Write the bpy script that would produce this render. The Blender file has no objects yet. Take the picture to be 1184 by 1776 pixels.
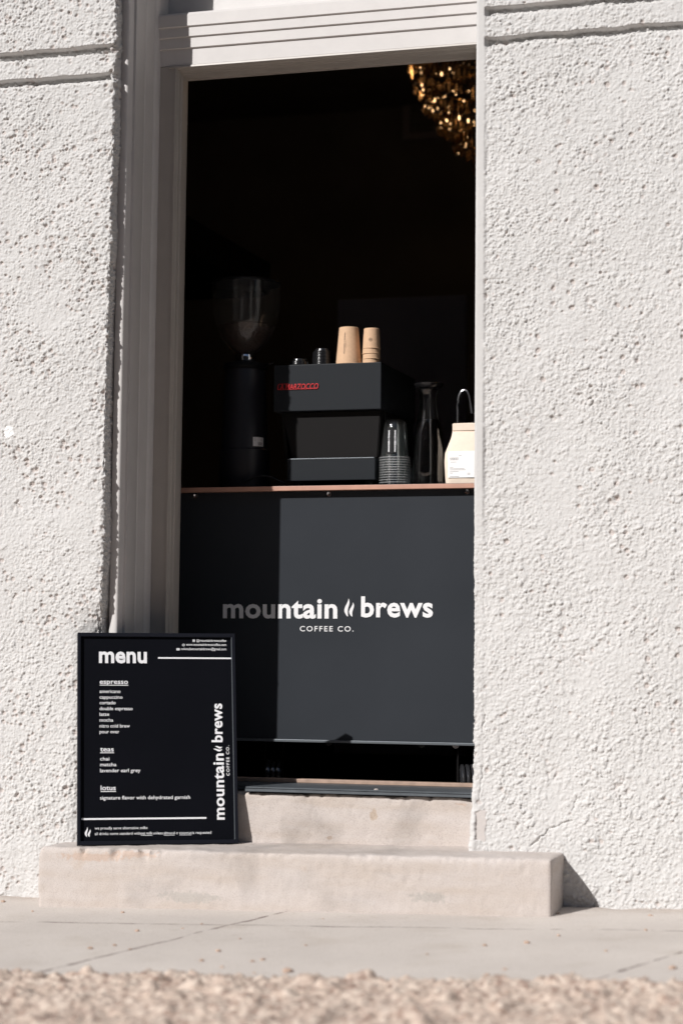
import bpy, bmesh, math, random
import numpy as np
from mathutils import Vector, Matrix
R = math.radians
random.seed(7)
rng = np.random.RandomState(11)
C = bpy.context.scene.collection
scene = bpy.context.scene

# ------------------------------------------------------------------ camera, sky, sun, exposure
# world: X along the facade, Y into the building (wall face at Y=0), Z up, metres
CAM = Vector((2.312, -5.8, 0.7466))
F_PX, PITCH, YAW, ROLL = 3526.0, R(3.7), R(16.5), R(0.4)
_f = Vector((-math.sin(YAW)*math.cos(PITCH), math.cos(YAW)*math.cos(PITCH), math.sin(PITCH)))
_r0 = Vector((math.cos(YAW), math.sin(YAW), 0)); _u0 = _r0.cross(_f)
_r = _r0*math.cos(ROLL) + _u0*math.sin(ROLL); _u = _u0*math.cos(ROLL) - _r0*math.sin(ROLL)
def at(u, v, Y):
    """point on the plane Y that the photograph shows at pixel (u, v) of 1184 x 1776"""
    d = _f*F_PX + _r*(u-592) - _u*(v-888)
    return CAM + d*((Y-CAM.y)/d.y)
def onz(u, v):
    """point on the sloping pavement at pixel (u, v)"""
    d = _f*F_PX + _r*(u-592) - _u*(v-888)
    A = lambda p: p.z - .024*(p.x-1.34) - .01*p.y
    t = -A(CAM)/(A(CAM+d)-A(CAM)); return CAM + d*t
cd = bpy.data.cameras.new('camera'); cam = bpy.data.objects.new('camera', cd); C.objects.link(cam)
cam.matrix_world = Matrix.Translation(CAM) @ Matrix((_r, _u, -_f)).transposed().to_4x4()
cd.sensor_fit = 'VERTICAL'; cd.sensor_height = 36; cd.lens = F_PX/1776*36
cd.clip_start = .05; cd.clip_end = 2000
cd.dof.use_dof = True; cd.dof.focus_distance = 6.45; cd.dof.aperture_fstop = 1.9
scene.camera = cam
SUN = Vector((.622, 1.0, -.79)).normalized()
wd = bpy.data.worlds.new('World'); scene.world = wd; wd.use_nodes = True
sky = wd.node_tree.nodes.new('ShaderNodeTexSky'); sky.sky_type = 'NISHITA'; sky.sun_disc = False
sky.sun_elevation = math.asin(-SUN.z); sky.sun_rotation = math.atan2(-SUN.x, -SUN.y)
bg = wd.node_tree.nodes['Background']; bg.inputs['Strength'].default_value = .05
wd.node_tree.links.new(sky.outputs[0], bg.inputs[0])
sl = bpy.data.lights.new('sun', 'SUN'); sl.energy = 4.8; sl.angle = R(.53); sl.color = (1, .974, .95)
so = bpy.data.objects.new('sun', sl); C.objects.link(so); so.location = (-3, -6, 6)
so.rotation_euler = (-SUN).to_track_quat('Z', 'Y').to_euler()
scene.view_settings.view_transform = 'Standard'; scene.view_settings.look = 'None'
scene.view_settings.gamma = 1; scene.view_settings.exposure = .05
scene.cycles.transparent_max_bounces = 48; scene.cycles.max_bounces = 10
scene.cycles.sample_clamp_indirect = 6

# ------------------------------------------------------------------ materials
def mat(name, col, rough=.6, metal=0, spec=.5, var=0, vscale=30, bump=0, bscale=200, coat=0, emit=None, estr=0, bdist=.001, detail=4):
    m = bpy.data.materials.new(name); m.use_nodes = True; nt = m.node_tree; b = nt.nodes['Principled BSDF']
    b.inputs['Base Color'].default_value = (*col, 1); b.inputs['Roughness'].default_value = rough
    b.inputs['Metallic'].default_value = metal; b.inputs['Specular IOR Level'].default_value = spec
    b.inputs['Coat Weight'].default_value = coat
    tc = nt.nodes.new('ShaderNodeTexCoord')
    if var:
        n = nt.nodes.new('ShaderNodeTexNoise'); n.inputs['Scale'].default_value = vscale; n.inputs['Detail'].default_value = 5
        nt.links.new(tc.outputs['Object'], n.inputs['Vector'])
        r = nt.nodes.new('ShaderNodeValToRGB'); r.color_ramp.elements[0].position = .3; r.color_ramp.elements[1].position = .7
        r.color_ramp.elements[0].color = (*[c*(1-var) for c in col], 1); r.color_ramp.elements[1].color = (*[min(1, c*(1+var*.6)) for c in col], 1)
        nt.links.new(n.outputs['Fac'], r.inputs[0]); nt.links.new(r.outputs[0], b.inputs['Base Color'])
    if bump:
        n2 = nt.nodes.new('ShaderNodeTexNoise'); n2.inputs['Scale'].default_value = bscale; n2.inputs['Detail'].default_value = detail
        nt.links.new(tc.outputs['Object'], n2.inputs['Vector'])
        bp = nt.nodes.new('ShaderNodeBump'); bp.inputs['Strength'].default_value = bump; bp.inputs['Distance'].default_value = bdist
        nt.links.new(n2.outputs['Fac'], bp.inputs['Height']); nt.links.new(bp.outputs[0], b.inputs['Normal'])
    if emit: b.inputs['Emission Color'].default_value = (*emit, 1); b.inputs['Emission Strength'].default_value = estr
    return m
def thin_glass(name, tint=(1, 1, 1), gloss=(1, 1, 1), lo=.06, hi=.85, rough=.03, body=0, bcol=(.8, .8, .8)):
    m = bpy.data.materials.new(name); m.use_nodes = True; nt = m.node_tree; nt.nodes.remove(nt.nodes['Principled BSDF'])
    o = nt.nodes['Material Output']; t = nt.nodes.new('ShaderNodeBsdfTransparent'); t.inputs[0].default_value = (*tint, 1)
    g = nt.nodes.new('ShaderNodeBsdfGlossy'); g.inputs['Color'].default_value = (*gloss, 1); g.inputs['Roughness'].default_value = rough
    lw = nt.nodes.new('ShaderNodeLayerWeight'); lw.inputs['Blend'].default_value = .35
    mr = nt.nodes.new('ShaderNodeMapRange'); mr.inputs['To Min'].default_value = lo; mr.inputs['To Max'].default_value = hi
    pw = nt.nodes.new('ShaderNodeMath'); pw.operation = 'POWER'; pw.inputs[1].default_value = 2.2
    nt.links.new(lw.outputs['Facing'], pw.inputs[0]); nt.links.new(pw.outputs[0], mr.inputs['Value'])
    mx = nt.nodes.new('ShaderNodeMixShader'); nt.links.new(mr.outputs[0], mx.inputs[0]); nt.links.new(t.outputs[0], mx.inputs[1]); nt.links.new(g.outputs[0], mx.inputs[2])
    last = mx
    if body:
        d = nt.nodes.new('ShaderNodeBsdfDiffuse'); d.inputs[0].default_value = (*bcol, 1)
        m2 = nt.nodes.new('ShaderNodeMixShader'); m2.inputs[0].default_value = body
        nt.links.new(mx.outputs[0], m2.inputs[1]); nt.links.new(d.outputs[0], m2.inputs[2]); last = m2
    nt.links.new(last.outputs[0], o.inputs['Surface'])
    return m

M = {}
M['frame'] = mat('taupe_frame', (.43, .395, .36), .45, var=.05, vscale=14, bump=.25, bscale=90, bdist=.0008)  # casing and door head toned darker and browner than the trim
M['trim'] = mat('painted_wood', (.60, .575, .56), .45, var=.04, vscale=14, bump=.25, bscale=90, bdist=.0008)
M['cart'] = mat('charcoal_laminate', (.033, .0368, .043), .6, spec=.04, var=.10, vscale=2.5, bump=.15, bscale=700, bdist=.0002)
M['rail'] = mat('anodised_rail_and_highlight', (.13, .145, .16), .4, metal=.4)
M['black'] = mat('matte_black', (.006, .006, .007), .6, spec=.2)
M['mach'] = mat('powder_coat', (.019, .0215, .025), .5, spec=.10, bump=.3, bscale=900, bdist=.0002)
M['machdark'] = mat('dark_steel_panel', (.0095, .0088, .0090), .6, spec=.12)
M['board'] = mat('board_vinyl', (.0055, .006, .0085), .7, spec=.02, var=.1, vscale=5)
M['boardframe'] = mat('board_frame_paint', (.010, .011, .016), .5, spec=.08)
M['white'] = mat('white_print', (.80, .80, .82), .6)
M['cartwhite'] = mat('white_vinyl', (.74, .74, .75), .5)
M['red'] = mat('red_enamel', (.55, .03, .035), .35)
M['kraft'] = mat('kraft_paper', (.60, .395, .25), .8, var=.06, vscale=120, bump=.3, bscale=500, bdist=.0003)
M['bag'] = mat('kraft_bag', (.76, .64, .53), .7, var=.04, vscale=60, bump=.5, bscale=45, bdist=.002)
M['label'] = mat('paper_label', (.88, .87, .86), .5)
M['ink'] = mat('grey_ink', (.25, .23, .23), .7)
M['brownink'] = mat('brown_ink', (.10, .06, .04), .7)
M['wood'] = mat('copper_toned_edge', (.47, .255, .185), .5, var=.12, vscale=25)
M['sillwood'] = mat('worn_wood', (.36, .25, .19), .6, var=.2, vscale=40)
M['plate'] = mat('threshold_metal', (.12, .135, .15), .45, metal=.5, var=.2, vscale=22)
M['steel'] = mat('brushed_steel', (.55, .55, .57), .22, metal=1)
M['chrome'] = mat('chrome', (.7, .72, .76), .12, metal=1)
M['lid'] = mat('black_plastic', (.010, .010, .011), .22)
M['wheel'] = mat('glossy_wheel', (.03, .03, .033), .14, spec=1, coat=1)
M['rubber'] = mat('rubber', (.012, .012, .012), .6)
M['glass'] = thin_glass('grinder_glass', lo=.035, hi=.8, rough=.04, body=.03, bcol=(.5, .5, .5))
M['clear'] = thin_glass('clear_plastic', tint=(.96, .97, .97), lo=.045, hi=.8, rough=.07, body=.003)
M['rim'] = thin_glass('clear_rim', tint=(.92, .93, .94), lo=.2, hi=.9, rough=.12, body=.22)
M['carafe'] = thin_glass('carafe_glass', lo=.06, hi=.75, rough=.07, tint=(.95, .96, .97))
M['coffee'] = mat('black_coffee', (.004, .003, .003), .05)
M['beans'] = mat('coffee_beans', (.03, .013, .007), .45, var=.6, vscale=160, bump=1, bscale=160, bdist=.006)
M['room'] = mat('dark_wall_paint', (.24, .235, .24), .8, var=.1, vscale=3)
M['roomdark'] = mat('black_laminate', (.003, .003, .003), .9, spec=.05)
M['grinder'] = mat('grinder_black', (.020, .020, .026), .42, spec=.5)
M['panel'] = mat('slate_panel', (.42, .40, .47), .7, var=.08, vscale=4)
M['gold'] = mat('gilt_metal', (.75, .50, .25), .2, metal=1)
M['crystal'] = mat('amber_crystal', (.45, .30, .17), .20, metal=.85)
M['glint'] = mat('glowing_glint', (1, .8, .5), .4, emit=(1, .58, .26), estr=5)
M['windowglass'] = mat('window_glass', (.01, .012, .016), .05, spec=.6)

# stucco: white paint over a rough coat, warm brown shade painted into its pits
def stucco_mat(name):
    m = mat(name, (.57, .555, .54), .85, bump=.4, bscale=300, bdist=.0025, detail=5); nt = m.node_tree; b = nt.nodes['Principled BSDF']
    a = nt.nodes.new('ShaderNodeAttribute'); a.attribute_name = 'pit'
    tc = nt.nodes['Texture Coordinate']; n = nt.nodes.new('ShaderNodeTexNoise'); n.inputs['Scale'].default_value = 3.5; n.inputs['Detail'].default_value = 6
    nt.links.new(tc.outputs['Object'], n.inputs['Vector'])
    r = nt.nodes.new('ShaderNodeValToRGB'); r.color_ramp.elements[0].position = .3; r.color_ramp.elements[1].position = .75
    r.color_ramp.elements[0].color = (.555, .543, .53, 1); r.color_ramp.elements[1].color = (.595, .582, .57, 1)
    nt.links.new(n.outputs['Fac'], r.inputs[0])
    mx = nt.nodes.new('ShaderNodeMix'); mx.data_type = 'RGBA'; mx.inputs['B'].default_value = (.44, .345, .305, 1)
    nt.links.new(a.outputs['Fac'], mx.inputs['Factor']); nt.links.new(r.outputs[0], mx.inputs['A'])
    # a small white touch-up on the left pier
    p = at(15, 749, 0); vs = nt.nodes.new('ShaderNodeVectorMath'); vs.operation = 'DISTANCE'; nt.links.new(tc.outputs['Object'], vs.inputs[0]); vs.inputs[1].default_value = p
    nz = nt.nodes.new('ShaderNodeTexNoise'); nz.inputs['Scale'].default_value = 90; nt.links.new(tc.outputs['Object'], nz.inputs['Vector'])
    ma = nt.nodes.new('ShaderNodeMath'); ma.operation = 'MULTIPLY_ADD'; nt.links.new(nz.outputs['Fac'], ma.inputs[0]); ma.inputs[1].default_value = .02; nt.links.new(vs.outputs['Value'], ma.inputs[2])
    lt = nt.nodes.new('ShaderNodeMath'); lt.operation = 'LESS_THAN'; nt.links.new(ma.outputs[0], lt.inputs[0]); lt.inputs[1].default_value = .027
    m4 = nt.nodes.new('ShaderNodeMix'); m4.data_type = 'RGBA'; nt.links.new(lt.outputs[0], m4.inputs['Factor']); nt.links.new(mx.outputs['Result'], m4.inputs['A']); m4.inputs['B'].default_value = (.86, .86, .86, 1)
    nt.links.new(m4.outputs['Result'], b.inputs['Base Color'])
    return m
M['stucco'] = stucco_mat('white_stucco')

def stone_mat(name, c1, c2, c3):
    m = mat(name, c1, .85, bump=.5, bscale=230, bdist=.0012); nt = m.node_tree; b = nt.nodes['Principled BSDF']; tc = nt.nodes['Texture Coordinate']
    mp = nt.nodes.new('ShaderNodeMapping'); mp.inputs['Scale'].default_value = (2.2, 3, 14); nt.links.new(tc.outputs['Object'], mp.inputs[0])
    n = nt.nodes.new('ShaderNodeTexNoise'); n.inputs['Scale'].default_value = 1.6; n.inputs['Detail'].default_value = 7; nt.links.new(mp.outputs[0], n.inputs['Vector'])
    r = nt.nodes.new('ShaderNodeValToRGB'); e = r.color_ramp.elements; e[0].position = .3; e[0].color = (*c2, 1); e[1].position = .7; e[1].color = (*c3, 1)
    k = e.new(.5); k.color = (*c1, 1)
    nt.links.new(n.outputs['Fac'], r.inputs[0])
    n2 = nt.nodes.new('ShaderNodeTexNoise'); n2.inputs['Scale'].default_value = 9; n2.inputs['Detail'].default_value = 4; nt.links.new(tc.outputs['Object'], n2.inputs['Vector'])
    r2 = nt.nodes.new('ShaderNodeValToRGB'); r2.color_ramp.elements[0].position = .66; r2.color_ramp.elements[0].color = (0, 0, 0, 1); r2.color_ramp.elements[1].position = .78; r2.color_ramp.elements[1].color = (.5, .5, .5, 1)
    nt.links.new(n2.outputs['Fac'], r2.inputs[0])
    mx = nt.nodes.new('ShaderNodeMix'); mx.data_type = 'RGBA'; mx.inputs['B'].default_value = (.47, .36, .27, 1)
    nt.links.new(r2.outputs[0], mx.inputs['Factor']); nt.links.new(r.outputs[0], mx.inputs['A']); nt.links.new(mx.outputs['Result'], b.inputs['Base Color'])
    n3 = nt.nodes.new('ShaderNodeTexNoise'); n3.inputs['Scale'].default_value = 330; n3.inputs['Detail'].default_value = 2; nt.links.new(tc.outputs['Object'], n3.inputs['Vector'])
    r3 = nt.nodes.new('ShaderNodeValToRGB'); r3.color_ramp.elements[0].position = .32; r3.color_ramp.elements[0].color = (.80, .78, .77, 1); r3.color_ramp.elements[1].position = .5; r3.color_ramp.elements[1].color = (1, 1, 1, 1)
    nt.links.new(n3.outputs['Fac'], r3.inputs[0])
    def spot(u, v, Y, rx, rz, col, src, wob):
        p = at(u, v, Y); vs = nt.nodes.new('ShaderNodeVectorMath'); vs.operation = 'SUBTRACT'; nt.links.new(tc.outputs['Object'], vs.inputs[0]); vs.inputs[1].default_value = p
        vm = nt.nodes.new('ShaderNodeVectorMath'); vm.operation = 'MULTIPLY'; nt.links.new(vs.outputs[0], vm.inputs[0]); vm.inputs[1].default_value = (1/rx, 6, 1/rz)
        ln = nt.nodes.new('ShaderNodeVectorMath'); ln.operation = 'LENGTH'; nt.links.new(vm.outputs[0], ln.inputs[0])
        nz = nt.nodes.new('ShaderNodeTexNoise'); nz.inputs['Scale'].default_value = 70; nt.links.new(tc.outputs['Object'], nz.inputs['Vector'])
        a_ = nt.nodes.new('ShaderNodeMath'); a_.operation = 'MULTIPLY_ADD'; nt.links.new(nz.outputs['Fac'], a_.inputs[0]); a_.inputs[1].default_value = wob; nt.links.new(ln.outputs['Value'], a_.inputs[2])
        q_ = nt.nodes.new('ShaderNodeMapRange'); nt.links.new(a_.outputs[0], q_.inputs['Value']); q_.inputs['From Min'].default_value = wob*.5+1; q_.inputs['From Max'].default_value = wob*.5+.7; q_.inputs['To Min'].default_value = 0; q_.inputs['To Max'].default_value = .75
        x_ = nt.nodes.new('ShaderNodeMix'); x_.data_type = 'RGBA'; nt.links.new(q_.outputs[0], x_.inputs['Factor']); nt.links.new(src, x_.inputs['A']); x_.inputs['B'].default_value = (*col, 1); return x_.outputs['Result']
    cur = mx.outputs['Result']
    for a_ in ((648, 1414, .122, .012, .020, (.42, .33, .25), 1.6), (571, 1453, .122, .012, .006, (.38, .30, .24), 1.5), (160, 1486, -.18, .11, .014, (.50, .38, .31), 2.2), (230, 1482, -.18, .08, .010, (.50, .38, .31), 2.4), (745, 1556, -.18, .06, .016, (.40, .37, .34), 2.2), (330, 1555, -.18, .10, .018, (.42, .39, .36), 2.2), (800, 1395, .122, .02, .006, (.45, .34, .28), 2)):
        cur = spot(*a_[:5], a_[5], cur, a_[6])
    # grey smudges, broader than the tan ones
    n4 = nt.nodes.new('ShaderNodeTexNoise'); n4.inputs['Scale'].default_value = 4.3; n4.inputs['Detail'].default_value = 6; n4.inputs['Distortion'].default_value = .6; nt.links.new(tc.outputs['Object'], n4.inputs['Vector'])
    r4 = nt.nodes.new('ShaderNodeValToRGB'); r4.color_ramp.elements[0].position = .56; r4.color_ramp.elements[0].color = (1, 1, 1, 1); r4.color_ramp.elements[1].position = .72; r4.color_ramp.elements[1].color = (.80, .80, .80, 1)
    nt.links.new(n4.outputs['Fac'], r4.inputs[0])
    m1 = nt.nodes.new('ShaderNodeMix'); m1.data_type = 'RGBA'; m1.blend_type = 'MULTIPLY'; m1.inputs['Factor'].default_value = 1; nt.links.new(cur, m1.inputs['A']); nt.links.new(r3.outputs[0], m1.inputs['B'])
    m2 = nt.nodes.new('ShaderNodeMix'); m2.data_type = 'RGBA'; m2.blend_type = 'MULTIPLY'; m2.inputs['Factor'].default_value = 1; nt.links.new(m1.outputs['Result'], m2.inputs['A']); nt.links.new(r4.outputs[0], m2.inputs['B'])
    nt.links.new(m2.outputs['Result'], b.inputs['Base Color'])
    return m
M['stone'] = stone_mat('sandstone', (.515, .460, .425), (.485, .420, .372), (.54, .490, .462))

def pavement_mat(lines):
    m = mat('concrete_pavement', (.55, .50, .475), .85, bump=.8, bscale=220, bdist=.002); nt = m.node_tree; b = nt.nodes['Principled BSDF']; tc = nt.nodes['Texture Coordinate']
    L = nt.links
    def math_(op, a, bb=None):
        n = nt.nodes.new('ShaderNodeMath'); n.operation = op
        for i, x in enumerate((a, bb)):
            if x is None: continue
            if isinstance(x, (int, float)): n.inputs[i].default_value = x
            else: L.new(x, n.inputs[i])
        return n.outputs[0]
    n = nt.nodes.new('ShaderNodeTexNoise'); n.inputs['Scale'].default_value = 2.2; n.inputs['Detail'].default_value = 8; L.new(tc.outputs['Object'], n.inputs['Vector'])
    r = nt.nodes.new('ShaderNodeValToRGB'); e = r.color_ramp.elements; e[0].position = .3; e[0].color = (.515, .466, .427, 1); e[1].position = .7; e[1].color = (.60, .547, .502, 1)
    L.new(n.outputs['Fac'], r.inputs[0])
    nw = nt.nodes.new('ShaderNodeTexNoise'); nw.inputs['Scale'].default_value = 9; nw.inputs['Detail'].default_value = 6; L.new(tc.outputs['Object'], nw.inputs['Vector'])
    ng = nt.nodes.new('ShaderNodeTexNoise'); ng.inputs['Scale'].default_value = 16; ng.inputs['Detail'].default_value = 3; L.new(tc.outputs['Object'], ng.inputs['Vector'])
    wob = math_('MULTIPLY', math_('SUBTRACT', nw.outputs['Fac'], .5), .022)
    tot = None
    for (p, q, wdt, gap) in lines:
        d = Vector((q[0]-p[0], q[1]-p[1], 0)); ln = d.length; d.normalize(); nn = Vector((-d.y, d.x, 0))
        def dot(v, off):
            vm = nt.nodes.new('ShaderNodeVectorMath'); vm.operation = 'DOT_PRODUCT'; L.new(tc.outputs['Object'], vm.inputs[0]); vm.inputs[1].default_value = v
            return math_('SUBTRACT', vm.outputs['Value'], off)
        dist = math_('ABSOLUTE', math_('ADD', dot(nn, nn.x*p[0]+nn.y*p[1]), wob))
        along = dot(d, d.x*p[0]+d.y*p[1])
        ins = math_('MULTIPLY', math_('GREATER_THAN', along, 0), math_('LESS_THAN', along, ln))
        w = math_('MULTIPLY', math_('MAXIMUM', math_('SUBTRACT', ng.outputs['Fac'], gap), 0.0), wdt*6)
        k = math_('MULTIPLY', math_('LESS_THAN', dist, w), ins)
        tot = k if tot is None else math_('MAXIMUM', tot, k)
    mx = nt.nodes.new('ShaderNodeMix'); mx.data_type = 'RGBA'; mx.inputs['B'].default_value = (.21, .165, .15, 1)
    L.new(tot, mx.inputs['Factor']); L.new(r.outputs[0], mx.inputs['A'])
    cur = mx.outputs['Result']
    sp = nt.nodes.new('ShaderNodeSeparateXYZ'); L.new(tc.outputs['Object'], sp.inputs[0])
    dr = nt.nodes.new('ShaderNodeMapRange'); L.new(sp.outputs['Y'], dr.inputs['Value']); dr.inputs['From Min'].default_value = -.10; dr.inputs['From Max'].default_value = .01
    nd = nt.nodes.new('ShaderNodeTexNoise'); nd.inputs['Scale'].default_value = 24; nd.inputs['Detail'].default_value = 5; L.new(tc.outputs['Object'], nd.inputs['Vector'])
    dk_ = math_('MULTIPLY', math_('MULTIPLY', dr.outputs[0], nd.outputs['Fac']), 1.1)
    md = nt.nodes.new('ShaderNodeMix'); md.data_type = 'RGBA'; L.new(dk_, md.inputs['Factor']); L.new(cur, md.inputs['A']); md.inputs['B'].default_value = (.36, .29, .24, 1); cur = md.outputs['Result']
    for sc_, p0, p1, dk in ((260, .30, .5, .78), (28, .60, .78, .90), (5, .55, .75, .90)):
        n3 = nt.nodes.new('ShaderNodeTexNoise'); n3.inputs['Scale'].default_value = sc_; n3.inputs['Detail'].default_value = 4; L.new(tc.outputs['Object'], n3.inputs['Vector'])
        r3 = nt.nodes.new('ShaderNodeValToRGB'); q0, q1 = r3.color_ramp.elements; q0.position = p0; q1.position = p1
        if sc_ > 100: q0.color = (dk, dk*.98, dk*.96, 1); q1.color = (1, 1, 1, 1)
        else: q0.color = (1, 1, 1, 1); q1.color = (dk, dk*.98, dk*.95, 1)
        L.new(n3.outputs['Fac'], r3.inputs[0])
        m1 = nt.nodes.new('ShaderNodeMix'); m1.data_type = 'RGBA'; m1.blend_type = 'MULTIPLY'; m1.inputs['Factor'].default_value = 1; L.new(cur, m1.inputs['A']); L.new(r3.outputs[0], m1.inputs['B']); cur = m1.outputs['Result']
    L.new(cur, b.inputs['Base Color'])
    return m
def gravel_mat():
    m = mat('sandy_gravel', (.5, .4, .33), .9, bump=.8, bscale=90, bdist=.006); nt = m.node_tree; b = nt.nodes['Principled BSDF']; tc = nt.nodes['Texture Coordinate']
    v = nt.nodes.new('ShaderNodeTexVoronoi'); v.inputs['Scale'].default_value = 62; nt.links.new(tc.outputs['Object'], v.inputs['Vector'])
    s = nt.nodes.new('ShaderNodeSeparateColor'); nt.links.new(v.outputs['Color'], s.inputs[0])
    r = nt.nodes.new('ShaderNodeValToRGB'); e = r.color_ramp.elements; e[0].position = 0; e[0].color = (.38, .28, .225, 1); e[1].position = 1; e[1].color = (.62, .52, .44, 1)
    k = e.new(.5); k.color = (.52, .41, .335, 1); k = e.new(.12); k.color = (.30, .21, .17, 1); k = e.new(.2); k.color = (.46, .36, .30, 1)
    nt.links.new(s.outputs[0], r.inputs[0]); nt.links.new(r.outputs[0], b.inputs['Base Color'])
    return m

# ------------------------------------------------------------------ helpers
def link(name, me, m, parent=None, loc=(0, 0, 0)):
    o = bpy.data.objects.new(name, me); C.objects.link(o); o.location = loc
    if parent: o.parent = parent
    for x in (m if isinstance(m, (list, tuple)) else [m]): me.materials.append(x)
    return o
def obj(name, bm, m, parent=None, loc=(0, 0, 0), smooth=False):
    me = bpy.data.meshes.new(name); bmesh.ops.recalc_face_normals(bm, faces=bm.faces); bm.to_mesh(me); bm.free()
    if smooth:
        for p in me.polygons: p.use_smooth = True
        try: me.set_sharp_from_angle(angle=R(35))
        except Exception: pass
    return link(name, me, m, parent, loc)
def tag(o, label=None, cat=None, group=None, kind=None):
    if label: o['label'] = label
    if cat: o['category'] = cat
    if group: o['group'] = group
    if kind: o['kind'] = kind
    return o
def thing(name, label, cat, loc, group=None):
    o = bpy.data.objects.new(name, None); C.objects.link(o); o.location = loc; o.empty_display_size = .05
    return tag(o, label, cat, group)
def box(bm, x0, x1, y0, y1, z0, z1, bev=0, seg=2):
    r = bmesh.ops.create_cube(bm, size=1); vs = r['verts']
    for v in vs: v.co = Vector((x0+(v.co.x+.5)*(x1-x0), y0+(v.co.y+.5)*(y1-y0), z0+(v.co.z+.5)*(z1-z0)))
    if bev:
        es = list({e for v in vs for e in v.link_edges})
        bmesh.ops.bevel(bm, geom=es, offset=bev, segments=seg, affect='EDGES', profile=.6)
    return bm
def B(*a, **k): return box(bmesh.new(), *a, **k)
def lathe(bm, prof, n=48, c=(0, 0, 0), a0=0, a1=2*math.pi):
    full = abs(a1-a0-2*math.pi) < 1e-6; rows = []
    for (r, z) in prof:
        if r < 1e-6: rows.append([bm.verts.new((c[0], c[1], c[2]+z))]); continue
        rows.append([bm.verts.new((c[0]+r*math.cos(a0+(a1-a0)*i/n), c[1]+r*math.sin(a0+(a1-a0)*i/n), c[2]+z)) for i in range(n if full else n+1)])
    for A, Bq in zip(rows, rows[1:]):
        for i in range(n):
            j = (i+1) % n if full else i+1
            if len(A) == 1 and len(Bq) == 1: continue
            if len(A) == 1: bm.faces.new((A[0], Bq[i], Bq[j]))
            elif len(Bq) == 1: bm.faces.new((A[i], A[j], Bq[0]))
            else: bm.faces.new((A[i], A[j], Bq[j], Bq[i]))
    return bm
def prism(bm, pts, y0, y1, axis='y'):
    """polygon in (x, z) extruded along y, or in (y, z) extruded along x"""
    mk = (lambda p, t: (p[0], t, p[1])) if axis == 'y' else (lambda p, t: (t, p[0], p[1])) if axis == 'x' else (lambda p, t: (p[0], p[1], t))
    a = [bm.verts.new(mk(p, y0)) for p in pts]; b = [bm.verts.new(mk(p, y1)) for p in pts]
    bm.faces.new(a); bm.faces.new(b[::-1])
    for i in range(len(pts)): bm.faces.new((a[i], b[i], b[(i+1) % len(pts)], a[(i+1) % len(pts)]))
    return bm
def tube(bm, pts, r, n=12):
    pts = [Vector(p) for p in pts]; rows = []; up = Vector((0, 0, 1))
    for i, p in enumerate(pts):
        t = (pts[min(i+1, len(pts)-1)] - pts[max(i-1, 0)]).normalized()
        s = t.cross(up); s = s if s.length > .05 else t.cross(Vector((0, 1, 0))); s.normalize()
        if rows and s.dot(ls) < 0: s = -s
        ls = s; w = t.cross(s); rr = r[i] if isinstance(r, (list, tuple)) else r
        rows.append([bm.verts.new(p + s*rr*math.cos(2*math.pi*k/n) + w*rr*math.sin(2*math.pi*k/n)) for k in range(n)])
    for A, Bq in zip(rows, rows[1:]):
        for i in range(n): bm.faces.new((A[i], A[(i+1) % n], Bq[(i+1) % n], Bq[i]))
    bm.faces.new(rows[0]); bm.faces.new(rows[-1][::-1])
    return bm

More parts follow.
